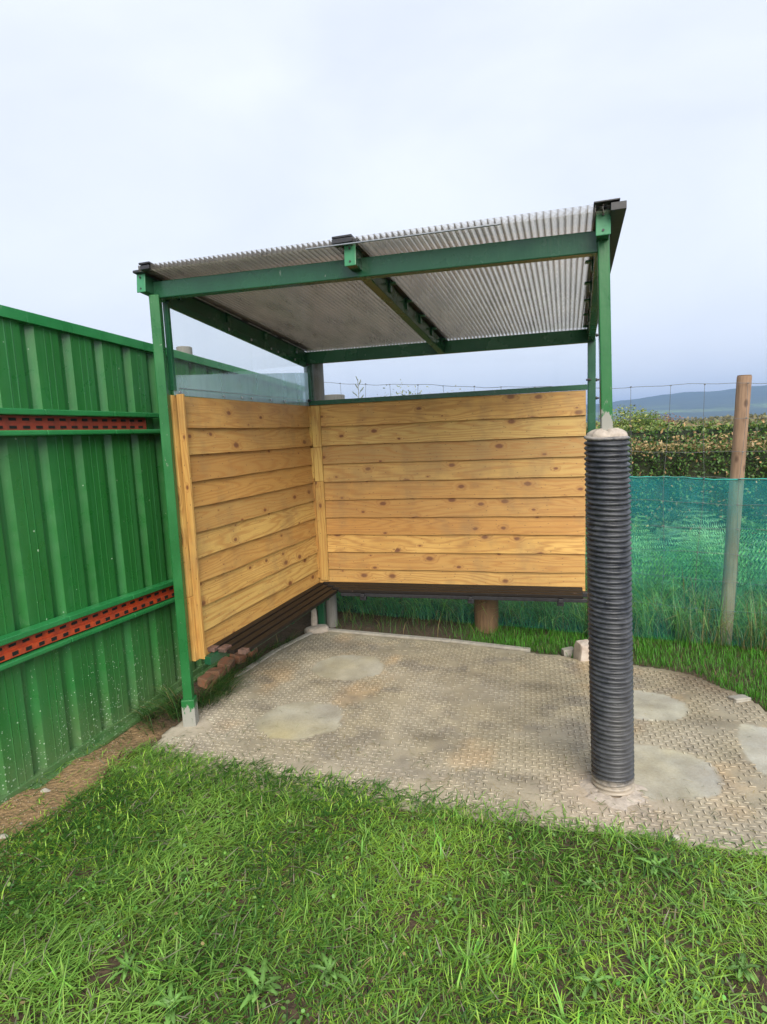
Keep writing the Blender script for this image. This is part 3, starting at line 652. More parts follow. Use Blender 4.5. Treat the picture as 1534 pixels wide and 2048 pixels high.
for (rad, z) in ((.073, 1.445), (.0750, 1.459), (.071, 1.466), (.057, 1.475), (.040, 1.481), (.0, 1.483)):
    R_.append([(PTOP.x+max(rad, .001)*math.cos(2*math.pi*j/36)*(1+.03*math.sin(j*1.7)), PTOP.y+max(rad, .001)*math.sin(2*math.pi*j/36), z+.004*math.sin(j*.9)+.003*math.sin(j*2.3)+(.010 if 4 < j < 14 else 0)*(rad/.09)) for j in range(36)])
mb.rings(R_, cap=False); mb.build('concrete_fill', M['concrete'], PT, smooth=True)
# mortar spill round the foot
mb = MB(); R_ = []
for (rad, z) in ((.150, -.002), (.125, .004), (.105, .009), (.088, .013), (.07, .014)):
    R_.append([(PIPE.x-.005+rad*math.cos(2*math.pi*j/48)*(1+.12*math.sin(j*.9)+.06*math.sin(j*2.7)), PIPE.y-.02+rad*math.sin(2*math.pi*j/48)*(1+.10*math.sin(j*.7+1)), z+.0015*math.sin(j*1.9+rad*90)) for j in range(48)])
mb.rings(R_, cap=False); mb.build('mortar_collar', M['concrete'], PT, smooth=True)

# ------------------------------------------------------------ hoarding
HO = thing('hoarding', (-.58, -2.3, 0), 'tall green profiled metal hoarding with two slotted rails, to the left of the shelter', 'hoarding')
def hx_(y): return np.interp(y, [-6, -2.385, -1.334, -.18, .83, 1.3], [-.80, -.584, -.521, -.475, -.425, -.40])
def htop(y): return float(np.interp(y, [-6, -2.092, -1.122, -.182, .831, 1.3], [2.25, 2.103, 2.067, 2.026, 1.972, 1.95]))
ys = []; prof = []; y = -6.0; k = 0
Y0 = -2.01-.203*20
def profile(y):
    t = ((y-Y0)/.203) % 1.0       # 0..1, strip (recess) from 0 to .36
    if t < .02: return -.026*(t/.02)
    if t < .24: return -.026
    if t < .36: return -.026*(1-(t-.24)/.12)
    for c in (.62, .80):
        if abs(t-c) < .02: return .0015*(1-abs(t-c)/.02)
    return 0
cand = []
for kk in range(0, 40):
    b = Y0+.203*kk
    for t in (0, .02, .24, .36, .60, .62, .64, .78, .80, .82): cand.append(b+.203*t+1e-6)
cand = [c for c in cand if -5.8 < c < .98]
mb = MB()
for a, b in zip(cand[:-1], cand[1:]):
    pts = []
    for y in (a, b):
        x = float(hx_(y))+profile(y); pts.append((x, y))
    nz = 6
    for j in range(nz):
        za = .01+(htop(a)-.03)*j/nz; zb_ = .01+(htop(a)-.03)*(j+1)/nz; zc = .01+(htop(b)-.03)*j/nz; zd = .01+(htop(b)-.03)*(j+1)/nz
        mb.face([(pts[0][0], a, za), (pts[1][0], b, zc), (pts[1][0], b, zd), (pts[0][0], a, zb_)])
o = mb.build('metal_sheet', M['hoard'], HO); sm_ = o.modifiers.new('thickness', 'SOLIDIFY'); sm_.thickness = .0012; sm_.offset = -1
def railrun(mb, zf0, zf1, x0, x1, ya=-5.8, yb=.98, n=16):
    for k in range(n):
        a = ya+(yb-ya)*k/n; b = ya+(yb-ya)*(k+1)/n; xa, xb = float(hx_(a)), float(hx_(b))
        mb.hexa([(xa+x0, a, zf0(a)), (xa+x1, a, zf0(a)), (xa+x1, a, zf1(a)), (xa+x0, a, zf1(a)), (xb+x0, b, zf0(b)), (xb+x1, b, zf0(b)), (xb+x1, b, zf1(b)), (xb+x0, b, zf1(b))])
C_ = lambda v: (lambda y: v)
mb = MB(); railrun(mb, lambda y: htop(y)-.048, htop, -.034, .022); mb.build('top_rail', M['hoard_rail'], HO, bevel=.002)
mb = MB(); railrun(mb, C_(.0), C_(.040), -.03, .012); railrun(mb, C_(-.01), C_(.008), .012, .050); mb.build('bottom_rail', M['hoard'], HO, bevel=.002)
for (zt_, zb_, om, dr) in ((1.672, 1.560, 'orange2', lambda y: float(np.interp(y, [-3, .9], [.0, .0]))), (.725, .600, 'orange', lambda y: float(np.interp(y, [-2.3, -1.1, 1], [0, -.043, -.09])))):
    f1 = lambda y: zt_+dr(y); mb = MB()
    railrun(mb, lambda y: f1(y)-.026, f1, .004, .062); mb.build('channel', M['hoard_rail'], HO, bevel=.004)
    mb = MB(); railrun(mb, lambda y: zb_+dr(y)-.004, lambda y: zb_+dr(y)+.020, .004, .062); mb.build('channel', M['hoard_rail'], HO, bevel=.006)
    # slotted strut as a bar; slots are proud blocks coloured dark for hole shade
    sl = MB(); y = -3.4; yend = -1.29 if om == 'orange2' else -.3; pit = .066
    zm = lambda y: (zt_+zb_)/2-.002+dr(y)
    railrun(sl, lambda y: zm(y)-.034, lambda y: zm(y)+.030, .006, .030, -3.6, yend, 14)
    if om == 'orange': railrun(sl, lambda y: zm(y)-.034, lambda y: zm(y)-.006, .030, .044, -3.6, yend, 14)
    nf_ = len(sl.f); hl_ = sl
    def SB(xa, xb, ya, yb, za, zb):
        p, q = float(hx_(ya)), float(hx_(yb)); sl.hexa([(p+xa, ya, za), (p+xb, ya, za), (p+xb, ya, zb), (p+xa, ya, zb), (q+xa, yb, za), (q+xb, yb, za), (q+xb, yb, zb), (q+xa, yb, zb)])
    while y < yend-.03:
        x = float(hx_(y)); z = zm(y)
        SB(.029, .0320, y, y+.034, z+.008, z+.020)
        if om == 'orange2': SB(.029, .0320, y, y+.034, z-.026, z-.014)
        else: SB(.043, .0460, y, y+.028, z-.028, z-.012)
        y += pit
    st = sl.build('slotted_strut', M[om], HO); st.data.materials.append(M['slot_shade'])
    for p_ in st.data.polygons:
        if p_.index >= nf_: p_.material_index = 1

# ------------------------------------------------------------ fence, netting, posts
WF = thing('wire_fence', (1.3, .1, 0), 'galvanised wire stock fence on round timber posts behind the shelter', 'fence')
def fy_(x): return float(np.interp(x, [-1.5, -.015, 1.033, 2.263, 2.895, 4.5], [.62, .42, .25, .075, -.03, -.28]))
def wz(x): return float(np.interp(x, [-1.5, -.015, 1.03, 1.98, 2.9, 4.5], [1.98, 1.933, 1.835, 1.755, 1.722, 1.69]))
offs = [0, .215, .43, .60, .765, .93, 1.10, 1.28, 1.48]
for j, of in enumerate(offs):
    mb = MB(); pts = []
    for k in range(60):
        x = -.35+4.6*k/59; pts.append((x, fy_(x)+.002*math.sin(k*2.1+j), wz(x)-of+.006*math.sin(k*.53+j*2)+.003*math.sin(k*1.7+j)))
    mb.tube(pts, 0.0012 if j else .0016, 5); mb.build('line_wire', M['wire'], WF)
x = -.30; k = 0
while x < 4.2:
    mb = MB(); mb.tube([(x+.012*math.sin(k*3+i)+(-.02*(i/8)), fy_(x)+.003, wz(x)-offs[i]) for i in range(9)], .0013, 5)
    for i in range(9): p = Vector((x+.012*math.sin(k*3+i)+(-.02*(i/8)), fy_(x), wz(x)-offs[i])); mb.tube([p-Vector((.005, 0, 0)), p+Vector((.005, 0, 0))], .0035, 5)
    mb.build('stay_wire', M['wire'], WF); x += .215; k += 1
def round_post(name, a, b, r, mat, parent=None, n=22):
    a = Vector(a); b = Vector(b); R_ = []; d = b-a
    for k in range(12):
        t = k/11; c = a+d*t; q = r*(1+.02*math.sin(k*1.3))
        R_.append([(c.x+q*math.cos(2*math.pi*j/n)*(1+.015*math.sin(j*2+k*.4)), c.y+q*math.sin(2*math.pi*j/n), c.z) for j in range(n)])
    c = b+Vector((0, 0, .004)); R_.append([(c.x+r*.9*math.cos(2*math.pi*j/n), c.y+r*.9*math.sin(2*math.pi*j/n), c.z) for j in range(n)])
    mb = MB(); mb.rings(R_); return mb.build(name, M[mat], parent, smooth=False)
o = round_post('fence_post', (2.882, .045, -.05), (2.930, .02, 1.765), .041, 'post', WF); o['label'] = 'leaning pale brown round post'
mb = MB(); mb.tube([(2.9303, .020, 1.766), (2.9305, .020, 1.774)], .039, 20); mb.build('post_top', M['stump'], o, origin=ORG[WF])
o = round_post('fence_post', (.045, .125, -.05), (.035, .13, 2.06), .045, 'greypost', WF); o['label'] = 'weathered grey round post behind the shelter corner'
o = round_post('fence_post', (1.275, .175, -.05), (1.275, .20, 1.60), .090, 'stump', WF); o['label'] = 'thick brown strainer post seen under the bench'
o = round_post('fence_post', (-.02, .66, -.05), (-.02, .66, 1.845), .092, 'greypost', WF); o['label'] = 'broad grey post top showing above the back wall'
round_o = round_post('timber_post', (-.625, -.62, 0), (-.625, -.62, 2.125), .05, 'greypost'); tag(round_o, 'grey timber post top just showing over the hoarding behind the clear pane', 'post')
# netting
mb = MB(); nx_, nz_ = 150, 18
def netp(i, j):
    x = -.2+4.5*i/nx_; t = j/nz_; sag = .005*math.sin(x*6)+.003*math.sin(x*15+1)-.02*max(0, min(1, (2.9-x)/1.5))
    top = wz(x)-.60+sag; z = .02+(top-.02)*t
    return (x, fy_(x)+.012-.05*(1-t)**2+.008*math.sin(x*9+t*4)+.005*math.sin(x*23+t*9), z)
for i in range(nx_):
    for j in range(nz_):
        q = [netp(i, j), netp(i+1, j), netp(i+1, j+1), netp(i, j+1)]; mb.face(q, [(p[0], p[2]) for p in q])
tag(mb.build('windbreak_netting', M['net'], smooth=True), None, None)
NETO = bpy.data.objects['windbreak_netting']; NETO['label'] = 'teal green windbreak netting tied along the lower half of the wire fence'; NETO['category'] = 'netting'
mb = MB(); mb.tube([tuple(Vector(netp(i, nz_))+Vector((0, -.002, .002*math.sin(i*1.7)))) for i in range(nx_+1)], .005, 6); mb.build('hem', M['netedge'], NETO, smooth=True)

# ------------------------------------------------------------ grass generator
def blades(name, pos, length, width, az, tilt0, tilt1, cols, label, cat='grass', tagkind='stuff', parent=None, origin=(0, 0, 0)):
    n = len(pos); V = np.zeros((n, 7, 3), np.float32); p = pos.copy(); side = np.stack([-np.sin(az), np.cos(az), np.zeros(n)], -1)
    segs = 3; w0 = [1.0, .9, .62]
    for s in range(segs):
        V[:, 2*s] = p-side*(width*w0[s]/2)[:, None]; V[:, 2*s+1] = p+side*(width*w0[s]/2)[:, None]
        t = tilt0+(tilt1-tilt0)*(s+.5)/segs; d = np.stack([np.cos(az)*np.sin(t), np.sin(az)*np.sin(t), np.cos(t)], -1); p = p+d*(length/segs)[:, None]
    V[:, 6] = p; b = np.arange(n)*7
    Q = np.concatenate([np.stack([b, b+1, b+3, b+2], -1), np.stack([b+2, b+3, b+5, b+4], -1)]); T = np.stack([b+4, b+5, b+6], -1)
    C = np.repeat(cols[:, None, :], 7, 1)*np.array([.55, .55, .9, .9, 1.12, 1.12, 1.25])[None, :, None]  # root darkened, tip brightened: shade between blades put into the colour
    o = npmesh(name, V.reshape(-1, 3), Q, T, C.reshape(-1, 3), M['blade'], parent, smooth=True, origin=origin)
    if label: tag(o, label, None if tagkind == 'stuff' else cat, kind=tagkind)
    return o
def gcols(n, base, spread, dry=.05, seedv=None):
    c = np.array(base)[None]*(1+RNG.normal(0, spread, (n, 1))); c = c*(1+RNG.normal(0, .10, (n, 3)))
    d = RNG.random(n) < dry; c[d] = np.array([.34, .27, .12])*(1+RNG.normal(0, .2, (d.sum(), 1))); return np.clip(c, .005, .7)
# lawn
def lawn(n, lmin, lmax, wmin, wmax, flat, seed, dens_pow=1.0):
    x = RNG.uniform(-.62, 3.5, n); y = RNG.uniform(-3.75, -1.78, n)
    # soil strip on the left, pad ahead
    strip = -.28+.16*(vnoise(x*4, y*4, 61)-.5)-.10*np.clip(-2.0-y, 0, 1)
    d = vnoise(x*3.2, y*3.2, 62); d2 = vnoise(x*9, y*9, 63)
    near = np.clip((-2.35-y)/.6, 0, 1)
    prob = np.clip((d*.5+d2*.85-.32-.15*near)*5, .09, 1)
    edge = padfront(x)-.02+.05*(vnoise(x*8, y*0+3, 64)-.5)
    prob = prob*np.clip((x-strip+.04)/.10, .04, 1)*(y < edge)
    prob = np.where((y < edge) & (y > edge-.10) & (x > strip), 1, prob)
    k = RNG.random(n) < prob; x, y = x[k], y[k]; n = len(x)
    # gather into tufts
    az = vnoise(x*5, y*5, seed)*12.6+RNG.normal(0, 1.6, n)
    t0 = np.abs(RNG.normal(.6, .4, n))+flat*RNG.random(n); t1 = t0+RNG.uniform(.3, 1.2, n); t1 = np.minimum(t1, 1.75)
    ln = RNG.uniform(lmin, lmax, n)*(.65+.7*vnoise(x*4, y*4, seed+1)); wd = RNG.uniform(wmin, wmax, n)
    hue = np.clip(vnoise(x*2.5, y*2.5, seed+2)[:, None]*2.4-.72+RNG.normal(0, .25, (n, 1)), 0, 1)
    c = gcols(n, (1, 1, 1), .38, 0); g = np.array([.085, .25, .022])*(1-hue)+np.array([.52, .86, .10])*hue
    c = c*g; dry = RNG.random(n) < .045; c[dry] = np.array([.36, .31, .14])*(1+RNG.normal(0, .2, (dry.sum(), 1)))
    return np.stack([x, y, gh(x, y)-.003], -1), ln, wd, az, t0, t1, np.clip(c, .004, .7)
a = lawn(150000, .018, .048, .0018, .0040, .8, 71); b = lawn(60000, .028, .066, .003, .0058, 1.1, 81); 
c_ = list(lawn(55000, .03, .08, .0026, .005, .3, 91)); c_[4] = RNG.uniform(1.25, 1.5, len(c_[4])); c_[5] = c_[4]+RNG.uniform(.0, .2, len(c_[4])); c_[0] = c_[0]+np.array([0, 0, .008])+RNG.random((len(c_[0]), 1))*np.array([0, 0, .018])
kp = RNG.random(len(c_[0])) < np.clip(1.25-c_[0][:, 0]*.75, .25, 1); c_ = [q[kp] for q in c_]; c_[3] = RNG.normal(.6, 1.2, len(c_[3])); c_[6] = c_[6]*np.array([.85, .92, 1.5])
args = [np.concatenate([p, q, r]) for p, q, r in zip(a, b, c_)]
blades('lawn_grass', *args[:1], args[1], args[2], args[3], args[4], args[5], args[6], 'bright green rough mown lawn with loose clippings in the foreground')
# taller tufts in the lawn: each clump of long blades
P_l = []
for (tx, ty, nn, hgt) in [(1.18, -2.36, 60, .10), (1.28, -2.30, 50, .09), (1.42, -2.75, 55, .12), (1.55, -2.70, 60, .11), (1.0, -2.30, 50, .09), (.62, -2.95, 60, .10), (.2, -2.75, 50, .10), (1.9, -2.7, 60, .09), (1.7, -2.9, 60, .12), (.35, -3.05, 60, .11), (2.1, -2.45, 40, .07), (.9, -2.62, 45, .08), (.0, -2.1, 40, .06), (.75, -2.05, 50, .06), (1.3, -2.10, 60, .06), (1.9, -2.12, 60, .06), (.3, -1.99, 60, .06)]:
    n = int(nn*.6); az = RNG.normal(RNG.uniform(0, 6.28), 1.1, n); r = RNG.normal(0, .05, n); hgt *= .85; x = tx+r*np.cos(az); y = ty+r*np.sin(az)
    P_l.append((np.stack([x, y, gh(x, y)], -1), RNG.uniform(.5, 1.15, n)*hgt, RNG.uniform(.003, .0062, n), az, RNG.uniform(.05, .9, n), RNG.uniform(.9, 2.0, n), gcols(n, (.20, .42, .06), .3, .03)))
args = [np.concatenate(q) for q in zip(*P_l)]
blades('grass_tufts', *args, 'longer arching grass tufts scattered through the foreground lawn')
n = 700; x = RNG.uniform(-.2, 3.0, n); y = padfront(x)+np.abs(RNG.normal(0, .16, n)); y[:120] = RNG.uniform(-1.8, -.3, 120); 
blades('grass_clippings', np.stack([x, y, np.full(n, .011)], -1), RNG.uniform(.012, .05, n), RNG.uniform(.0012, .0025, n), RNG.uniform(0, 6.28, n), np.full(n, 1.52), np.full(n, 1.58), gcols(n, (.10, .15, .04), .4, .45), 'dry grass clippings scattered on the concrete pad')
# verge between pad and netting, right
n = 62000; x = RNG.uniform(.95, 4.2, n); y = RNG.uniform(-2.0, .35, n); fyv = np.interp(x, [-.015, 1.033, 2.263, 2.895, 4.5], [.42, .25, .075, -.03, -.28])
wobx = (vnoise(x*7, y*7, 66)-.5)*.06
k = (~inpoly(x+wobx-.012, y+wobx-.012, PAD)) & (y < fyv+.05) & (y > -1.7) & (RNG.random(n) < np.clip((x-1.0)/.45, .02, 1)); x, y = x[k], y[k]; n = len(x)
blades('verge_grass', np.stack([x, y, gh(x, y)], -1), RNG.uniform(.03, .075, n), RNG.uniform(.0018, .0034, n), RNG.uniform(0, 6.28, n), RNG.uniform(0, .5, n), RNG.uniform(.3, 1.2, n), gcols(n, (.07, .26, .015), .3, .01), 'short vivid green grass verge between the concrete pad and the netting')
# soil under the bench: sparse weeds
n = 420; x = RNG.uniform(.1, 1.5, n); y = RNG.uniform(-.12, .38, n); k = ~inpoly(x, y-.03, PAD); x, y = x[k], y[k]; n = len(x)
blades('sparse_grass', np.stack([x, y, gh(x, y)], -1), RNG.uniform(.05, .2, n), RNG.uniform(.002, .004, n), RNG.uniform(0, 6.28, n), RNG.uniform(0, .5, n), RNG.uniform(.5, 1.9, n), gcols(n, (.08, .2, .04), .3, .15), 'thin weedy grass on the dark soil under the back bench')
# long grass behind the netting
n = 17000; x = RNG.uniform(-.7, 4.6, n); y = np.interp(x, [-1.5, -.015, 1.033, 2.263, 2.895, 4.5], [.62, .42, .25, .075, -.03, -.28])+np.abs(RNG.normal(.03, .55, n))+.02
ln = RNG.uniform(.18, .60, n)*(.6+.8*vnoise(x*2, y*2, 67)); az = RNG.normal(2.6, 1.3, n)
blades('long_grass', np.stack([x, y, np.full(n, -.01)], -1), ln, RNG.uniform(.003, .0065, n), az, RNG.uniform(0, .6, n), RNG.uniform(.8, 2.1, n), gcols(n, (.27, .50, .15), .35, .22), 'long tangled grass growing behind the teal netting')
# seed-grass poking through the net at the right
n = 260; x = RNG.uniform(2.55, 3.3, n); y = np.interp(x, [2.263, 2.895, 4.5], [.03, -.08, -.33]); ln = RNG.uniform(.15, .55, n)
blades('tall_grass', np.stack([x, y, np.full(n, 0.)], -1), ln, RNG.uniform(.002, .004, n), RNG.uniform(0, 6.28, n), RNG.uniform(0, .35, n), RNG.uniform(.2, 1.6, n), gcols(n, (.12, .24, .06), .3, .35), 'tall thin grass in front of the netting at the leaning post')
# tufts at the left post and along the hoarding foot
P_l = []
for (tx, ty, nn, hgt, da) in [(-.30, -1.50, 130, .24, 3.6), (-.36, -1.40, 120, .22, 4.0), (-.25, -1.34, 130, .24, -.2), (-.20, -1.25, 120, .26, -.1), (-.24, -1.15, 110, .20, 0), (-.42, -1.55, 90, .18, 4.2), (-.24, -1.42, 90, .26, -.3), (-.27, -.95, 90, .18, 0), (-.24, -.75, 90, .16, .2), (-.20, -.5, 80, .14, 0), (-.14, -.35, 70, .12, 0), (-.35, -1.66, 50, .10, 4.2), (-.44, -1.75, 30, .08, 4), (-.5, -1.95, 25, .06, 4), (-.52, -2.2, 25, .06, 4), (-.52, -2.45, 25, .06, 4)]:
    n = nn; az = RNG.normal(da, .8, n); x = tx+RNG.normal(0, .03, n); y = ty+RNG.normal(0, .04, n)
    P_l.append((np.stack([x, y, np.full(n, -.01)], -1), RNG.uniform(.5, 1.2, n)*hgt, RNG.uniform(.002, .0042, n), az, RNG.uniform(.1, .8, n), RNG.uniform(1.2, 2.0, n), gcols(n, (.050, .13, .026), .3, .08)))
args = [np.concatenate(q) for q in zip(*P_l)]
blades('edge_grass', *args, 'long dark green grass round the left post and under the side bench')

# ------------------------------------------------------------ leaves, ferns, weeds
def leafcards(n, pos, size, cols, up=.5):
    q = RNG.normal(0, 1, (n, 3)); q[:, 2] += up; q /= np.linalg.norm(q, axis=1)[:, None]; a = np.cross(q, RNG.normal(0, 1, (n, 3))); a /= np.linalg.norm(a, axis=1)[:, None]; b = np.cross(q, a)
    s = size[:, None]; V = np.stack([pos-a*s, pos-b*s*.5+q*s*.15, pos+a*s, pos+b*s*.5+q*s*.15], 1).reshape(-1, 3); i = np.arange(n)*4
    return V, np.stack([i, i+1, i+2, i+3], -1), np.repeat(cols, 4, 0)
def hedge(name, x0, x1, y0, y1, ztop, n, size, label, topcol, seed, zlow=.0, slope=0.0, ys=0.0):
    root = thing(name, ((x0+x1)/2, (y0+y1)/2, 0), label, 'hedge')
    # core: solid dark filling, the hedge's inner shade put into its colour
    core = MB(); nx = 40
    rings = []
    for k in range(nx+1):
        x = x0+(x1-x0)*k/nx; w = .10; dy = ys*(x-x0); zt = ztop+slope*(x-x0)-.07+.03*math.sin(k*1.7)
        rings.append([(x, y0+w+dy, zlow-.05), (x, y0+w+dy+.02*math.sin(k*2.2), zt-.08), (x, y0+w+dy+.12, zt), (x, y1-w+dy-.1, zt), (x, y1-w+dy, zt-.1), (x, y1-w+dy, zlow-.05)])
    core.rings(rings); core.build('dark_core', M['core'], root)
    r = RNG.random(n); x = RNG.uniform(x0, x1, n); dep = (y1-y0); top = r < dep/(dep+ztop*1.3)
    zt = ztop+slope*(x-x0)+(vnoise(x*3, x*0+1, seed)-.5)*.09+(vnoise(x*14, x*0+2, seed)-.5)*.05
    y = np.where(top, y0+RNG.random(n)*dep, y0+np.abs(RNG.normal(0, .05, n))+.09*(vnoise(x*5, zt*0+3, seed)-.3)); z = np.where(top, zt-np.abs(RNG.normal(0, .035, n)), zlow+RNG.random(n)*(ztop-zlow))
    y = np.where(top, y, y+.10*(vnoise(x*4, z*4, seed+1)-.5)+.06*np.clip((z-ztop+.12)/.12, 0, 1)) + ys*(x-x0)
    gap = (vnoise(x*6, z*6+y, seed+2) < .36) & ~top & (RNG.random(n) < .7)
    x, y, z, zt, top = x[~gap], y[~gap], z[~gap], zt[~gap], top[~gap]; m = len(x)
    hue = vnoise(x*5, z*5+y*5, seed+3)[:, None]
    c = (np.array([.035, .095, .018])*(1-hue)+np.array([.11, .21, .045])*hue)*(1+RNG.normal(0, .35, (m, 1)))
    tp = np.clip(1-(zt-z)/.10, 0, 1)*(RNG.random(m) < .5); c = c*(1-tp[:, None])+np.array(topcol)*(1+RNG.normal(0, .25, (m, 1)))*tp[:, None]
    br = RNG.random(m) < .07; c[br] = np.array([.40, .25, .12])*(1+RNG.normal(0, .3, (br.sum(), 1)))
    V, Q, CC = leafcards(m, np.stack([x, y, z], -1), size*RNG.uniform(.6, 1.3, m), np.clip(c, .008, .7))
    npmesh('foliage', V, Q, [], CC, M['leaf'], root, origin=ORG[root]); return root
hedge('hedge', -2.5, 8.0, 2.75, 3.75, 1.36, 95000, .019, 'clipped hedge with brown tipped top just beyond the netting', (.42, .30, .15), 101, slope=-.02, ys=-.03)
hedge('hedge', -6, 26.0, 11.5, 13.0, 1.49, 42000, .050, 'farther clipped hedge, a level green line above the near hedge', (.22, .28, .07), 111, slope=-.012, ys=-.02)

def bush(name, c, rx, rz, n, size, cols, label, seed, group=None, stems=True):
    root = thing(name, (c[0], c[1], 0), label, 'bush', group)
    mb = MB(); random.seed(seed); tips = []
    for k in range(9):
        a = random.random()*6.28; t = Vector((c[0]+math.cos(a)*rx*.7*random.random(), c[1]+math.sin(a)*rx*.5*random.random(), c[2]*random.uniform(.7, 1)+rz*.2)); s = Vector((c[0]+.1*math.cos(a), c[1]+.1*math.sin(a), 0))
        m_ = s.lerp(t, .5)+Vector((random.uniform(-.1, .1), 0, 0)); mb.tube([s, m_, t], .02, 5, radii=[.035, .02, .008]); tips.append(t)
    mb.build('stems', M['stump'], root)
    cl = RNG.normal(0, 1, (40, 3)); cl /= np.linalg.norm(cl, axis=1)[:, None]; cl *= RNG.uniform(.3, 1, (40, 1))
    k = RNG.integers(0, 40, n); p = cl[k]+RNG.normal(0, .17, (n, 3)); p = np.stack([c[0]+p[:, 0]*rx, c[1]+p[:, 1]*rx, c[2]+p[:, 2]*rz], -1); p = p[p[:, 2] > .05]; n = len(p); k = k[:n]
    base = np.array(cols)[RNG.integers(0, len(cols), 40)][k]; cc = np.clip(base*(1+RNG.normal(0, .3, (n, 1))), .01, .7)
    V, Q, CC = leafcards(n, p, size*RNG.uniform(.6, 1.3, n), cc); npmesh('foliage', V, Q, [], CC, M['leaf'], root, origin=ORG[root]); return root
bush('bush', (5.3, 20.5, 1.15), 1.1, .95, 5000, .05, [(.20, .26, .05), (.12, .20, .04), (.30, .30, .07)], 'yellow green bush beyond the far hedge, just right of the pipe', 3)
bush('bush', (7.3, 24.5, .95), 1.1, .85, 3600, .05, [(.26, .10, .06), (.30, .16, .07), (.20, .16, .06)], 'russet bush beyond the far hedge, right of the yellow green one', 4)
bush('bush', (6.1, 19.8, 1.15), .7, .75, 3000, .045, [(.22, .30, .06), (.16, .24, .05)], 'low light green bush between the yellow green and russet bushes', 6)
bush('bush', (-1.0, 9.6, 1.6), .95, 1.0, 3800, .032, [(.14, .20, .10), (.20, .22, .10)], 'wispy grey green bush top showing over the back wall', 8)
bush('bush', (.05, 10.5, 1.55), .7, .9, 2200, .030, [(.16, .20, .12), (.24, .22, .12)], 'small thin bush top over the back wall, right of the wispy one', 9)
# distant belt of trees and scrub, reads as one mass
n = 26000; x = RNG.uniform(-60, 160, n); y = RNG.uniform(60, 150, n); hh_ = .75+1.0*vnoise(x/7, y/30, 120)+.02*(y-60)*vnoise(x/25, y/40, 121); z = RNG.random(n)*hh_
hue = vnoise(x/9, y/9, 122)[:, None]; cc = (np.array([.09, .12, .04])*(1-hue)+np.array([.28, .20, .08])*hue)*(1+RNG.normal(0, .25, (n, 1)))
V, Q, CC = leafcards(n, np.stack([x, y, z], -1), RNG.uniform(.25, .6, n), np.clip(cc, .01, .6)); tag(npmesh('distant_scrub', V, Q, [], CC, M['leaf']), 'low band of autumn scrub and hedgerow along the far fields', None, kind='stuff')
# bare weed stalk above the wall
PW = thing('tall_weed', (-.05, 1.5, 0), 'single thin weed stalk with sparse leaves poking up over the back wall', 'weed')
mb = MB(); st = [(-.05, 1.5, 0), (-.045, 1.5, 1.0), (-.035, 1.5, 1.7), (-.04, 1.5, 2.05)]; mb.tube(st, .003, 5); lf = MB(); random.seed(12)
for k in range(9):
    z = 1.72+k*.037; s_ = 1 if k % 2 else -1; ex = -.037+s_*random.uniform(.04, .10)*(1-k*.07); mb.tube([(-.037, 1.5, z), (ex, 1.5+random.uniform(-.03, .03), z+.05)], .0015, 4)
    for q in range(4):
        t = .4+.2*q; cxx = -.037+(ex+.037)*t; cz = z+.05*t; lf.face([(cxx, 1.5, cz), (cxx+.008, 1.495, cz+.006), (cxx+.004*s_, 1.5, cz+.018), (cxx-.006, 1.505, cz+.008)])
mb.build('stem', simple('weed_stem', (.14, .12, .06), (.1, .1, .05)), PW); lf.build('leaves', simple('weed_leaf', (.10, .15, .05), (.16, .18, .07)), PW)

def frond(V, Tq, C, base, az, length, lean, rng):
    npn = 13; p = np.array(base, float); prev = p; t = lean; col = np.array([.17, .36, .13])*rng.uniform(.35, 1.7)*np.array([1, 1, rng.uniform(.8, 1.6)])
    side = np.array([-math.sin(az), math.cos(az), 0])
    for k in range(npn):
        f = k/npn; t = lean+f*f*1.25; d = np.array([math.cos(az)*math.sin(t), math.sin(az)*math.sin(t), math.cos(t)]); q = p+d*length/npn
        i = len(V); V += [p-side*.0015, p+side*.0015, q+side*.001, q-side*.001]; C += [col*.7]*4; Tq.append((i, i+1, i+2, i+3))
        if f > .22:
            pl = length*.34*(math.sin((1-f)*1.9)+.08)
            for s in (-1, 1):
                pd = side*s*.93+d*.34-np.array([0, 0, .22]); m = 11; up = np.cross(pd, d)
                for j in range(m):
                    g = (j+.5)/m; b0 = q+pd*pl*g; ll = (pl*.19*(1-g*.85)+.003)*rng.uniform(.7, 1.2); wv = pl/m*rng.uniform(.18, .30)
                    for s2 in (-1, 1):
                        i = len(V); e_ = b0+(d*s2*.92+pd*.35)*ll; V += [b0-pd*wv, e_-pd*wv*.2, e_+pd*wv*.5, b0+pd*wv]; C += [col*(1+.25*s2*s)*rng.uniform(.7, 1.3)]*4; Tq.append((i, i+1, i+2, i+3))
        p = q
def fern(x, y, nf, ln, label, seed):
    rng = random.Random(seed); V, Tq, C = [], [], []
    nf = nf-3
    for k in range(nf):
        az = 6.283*k/nf+rng.uniform(-.5, .5); frond(V, Tq, C, (x, y, rng.uniform(0, .12)), az, ln*rng.uniform(.6, 1.15), rng.uniform(.1, .8), rng)
    V_ = np.array(V); Tq = [q for q in Tq if V_[list(q)][:, 1].min() > fy_(float(V_[q[0]][0]))+.035]
    o = npmesh('fern', np.array(V), Tq, [], np.array(C), M['leaf'], origin=(x, y, 0)); tag(o, label, 'fern', 'bracken ferns behind the netting')
FL_ = ['close behind the netting next to the black pipe', 'behind the netting midway between pipe and leaning post', 'behind the netting just left of the leaning post', 'close to the netting right of the leaning post', 'tall, at the right edge behind the netting',
       'set back, peering between pipe and leaning post', 'set back directly behind the leaning post', 'low, at the foot of the netting by the pipe', 'behind the timber back wall near its right end', 'tall, top fronds touching the net hem near the pipe', 'set back at the far right behind the leaning post']
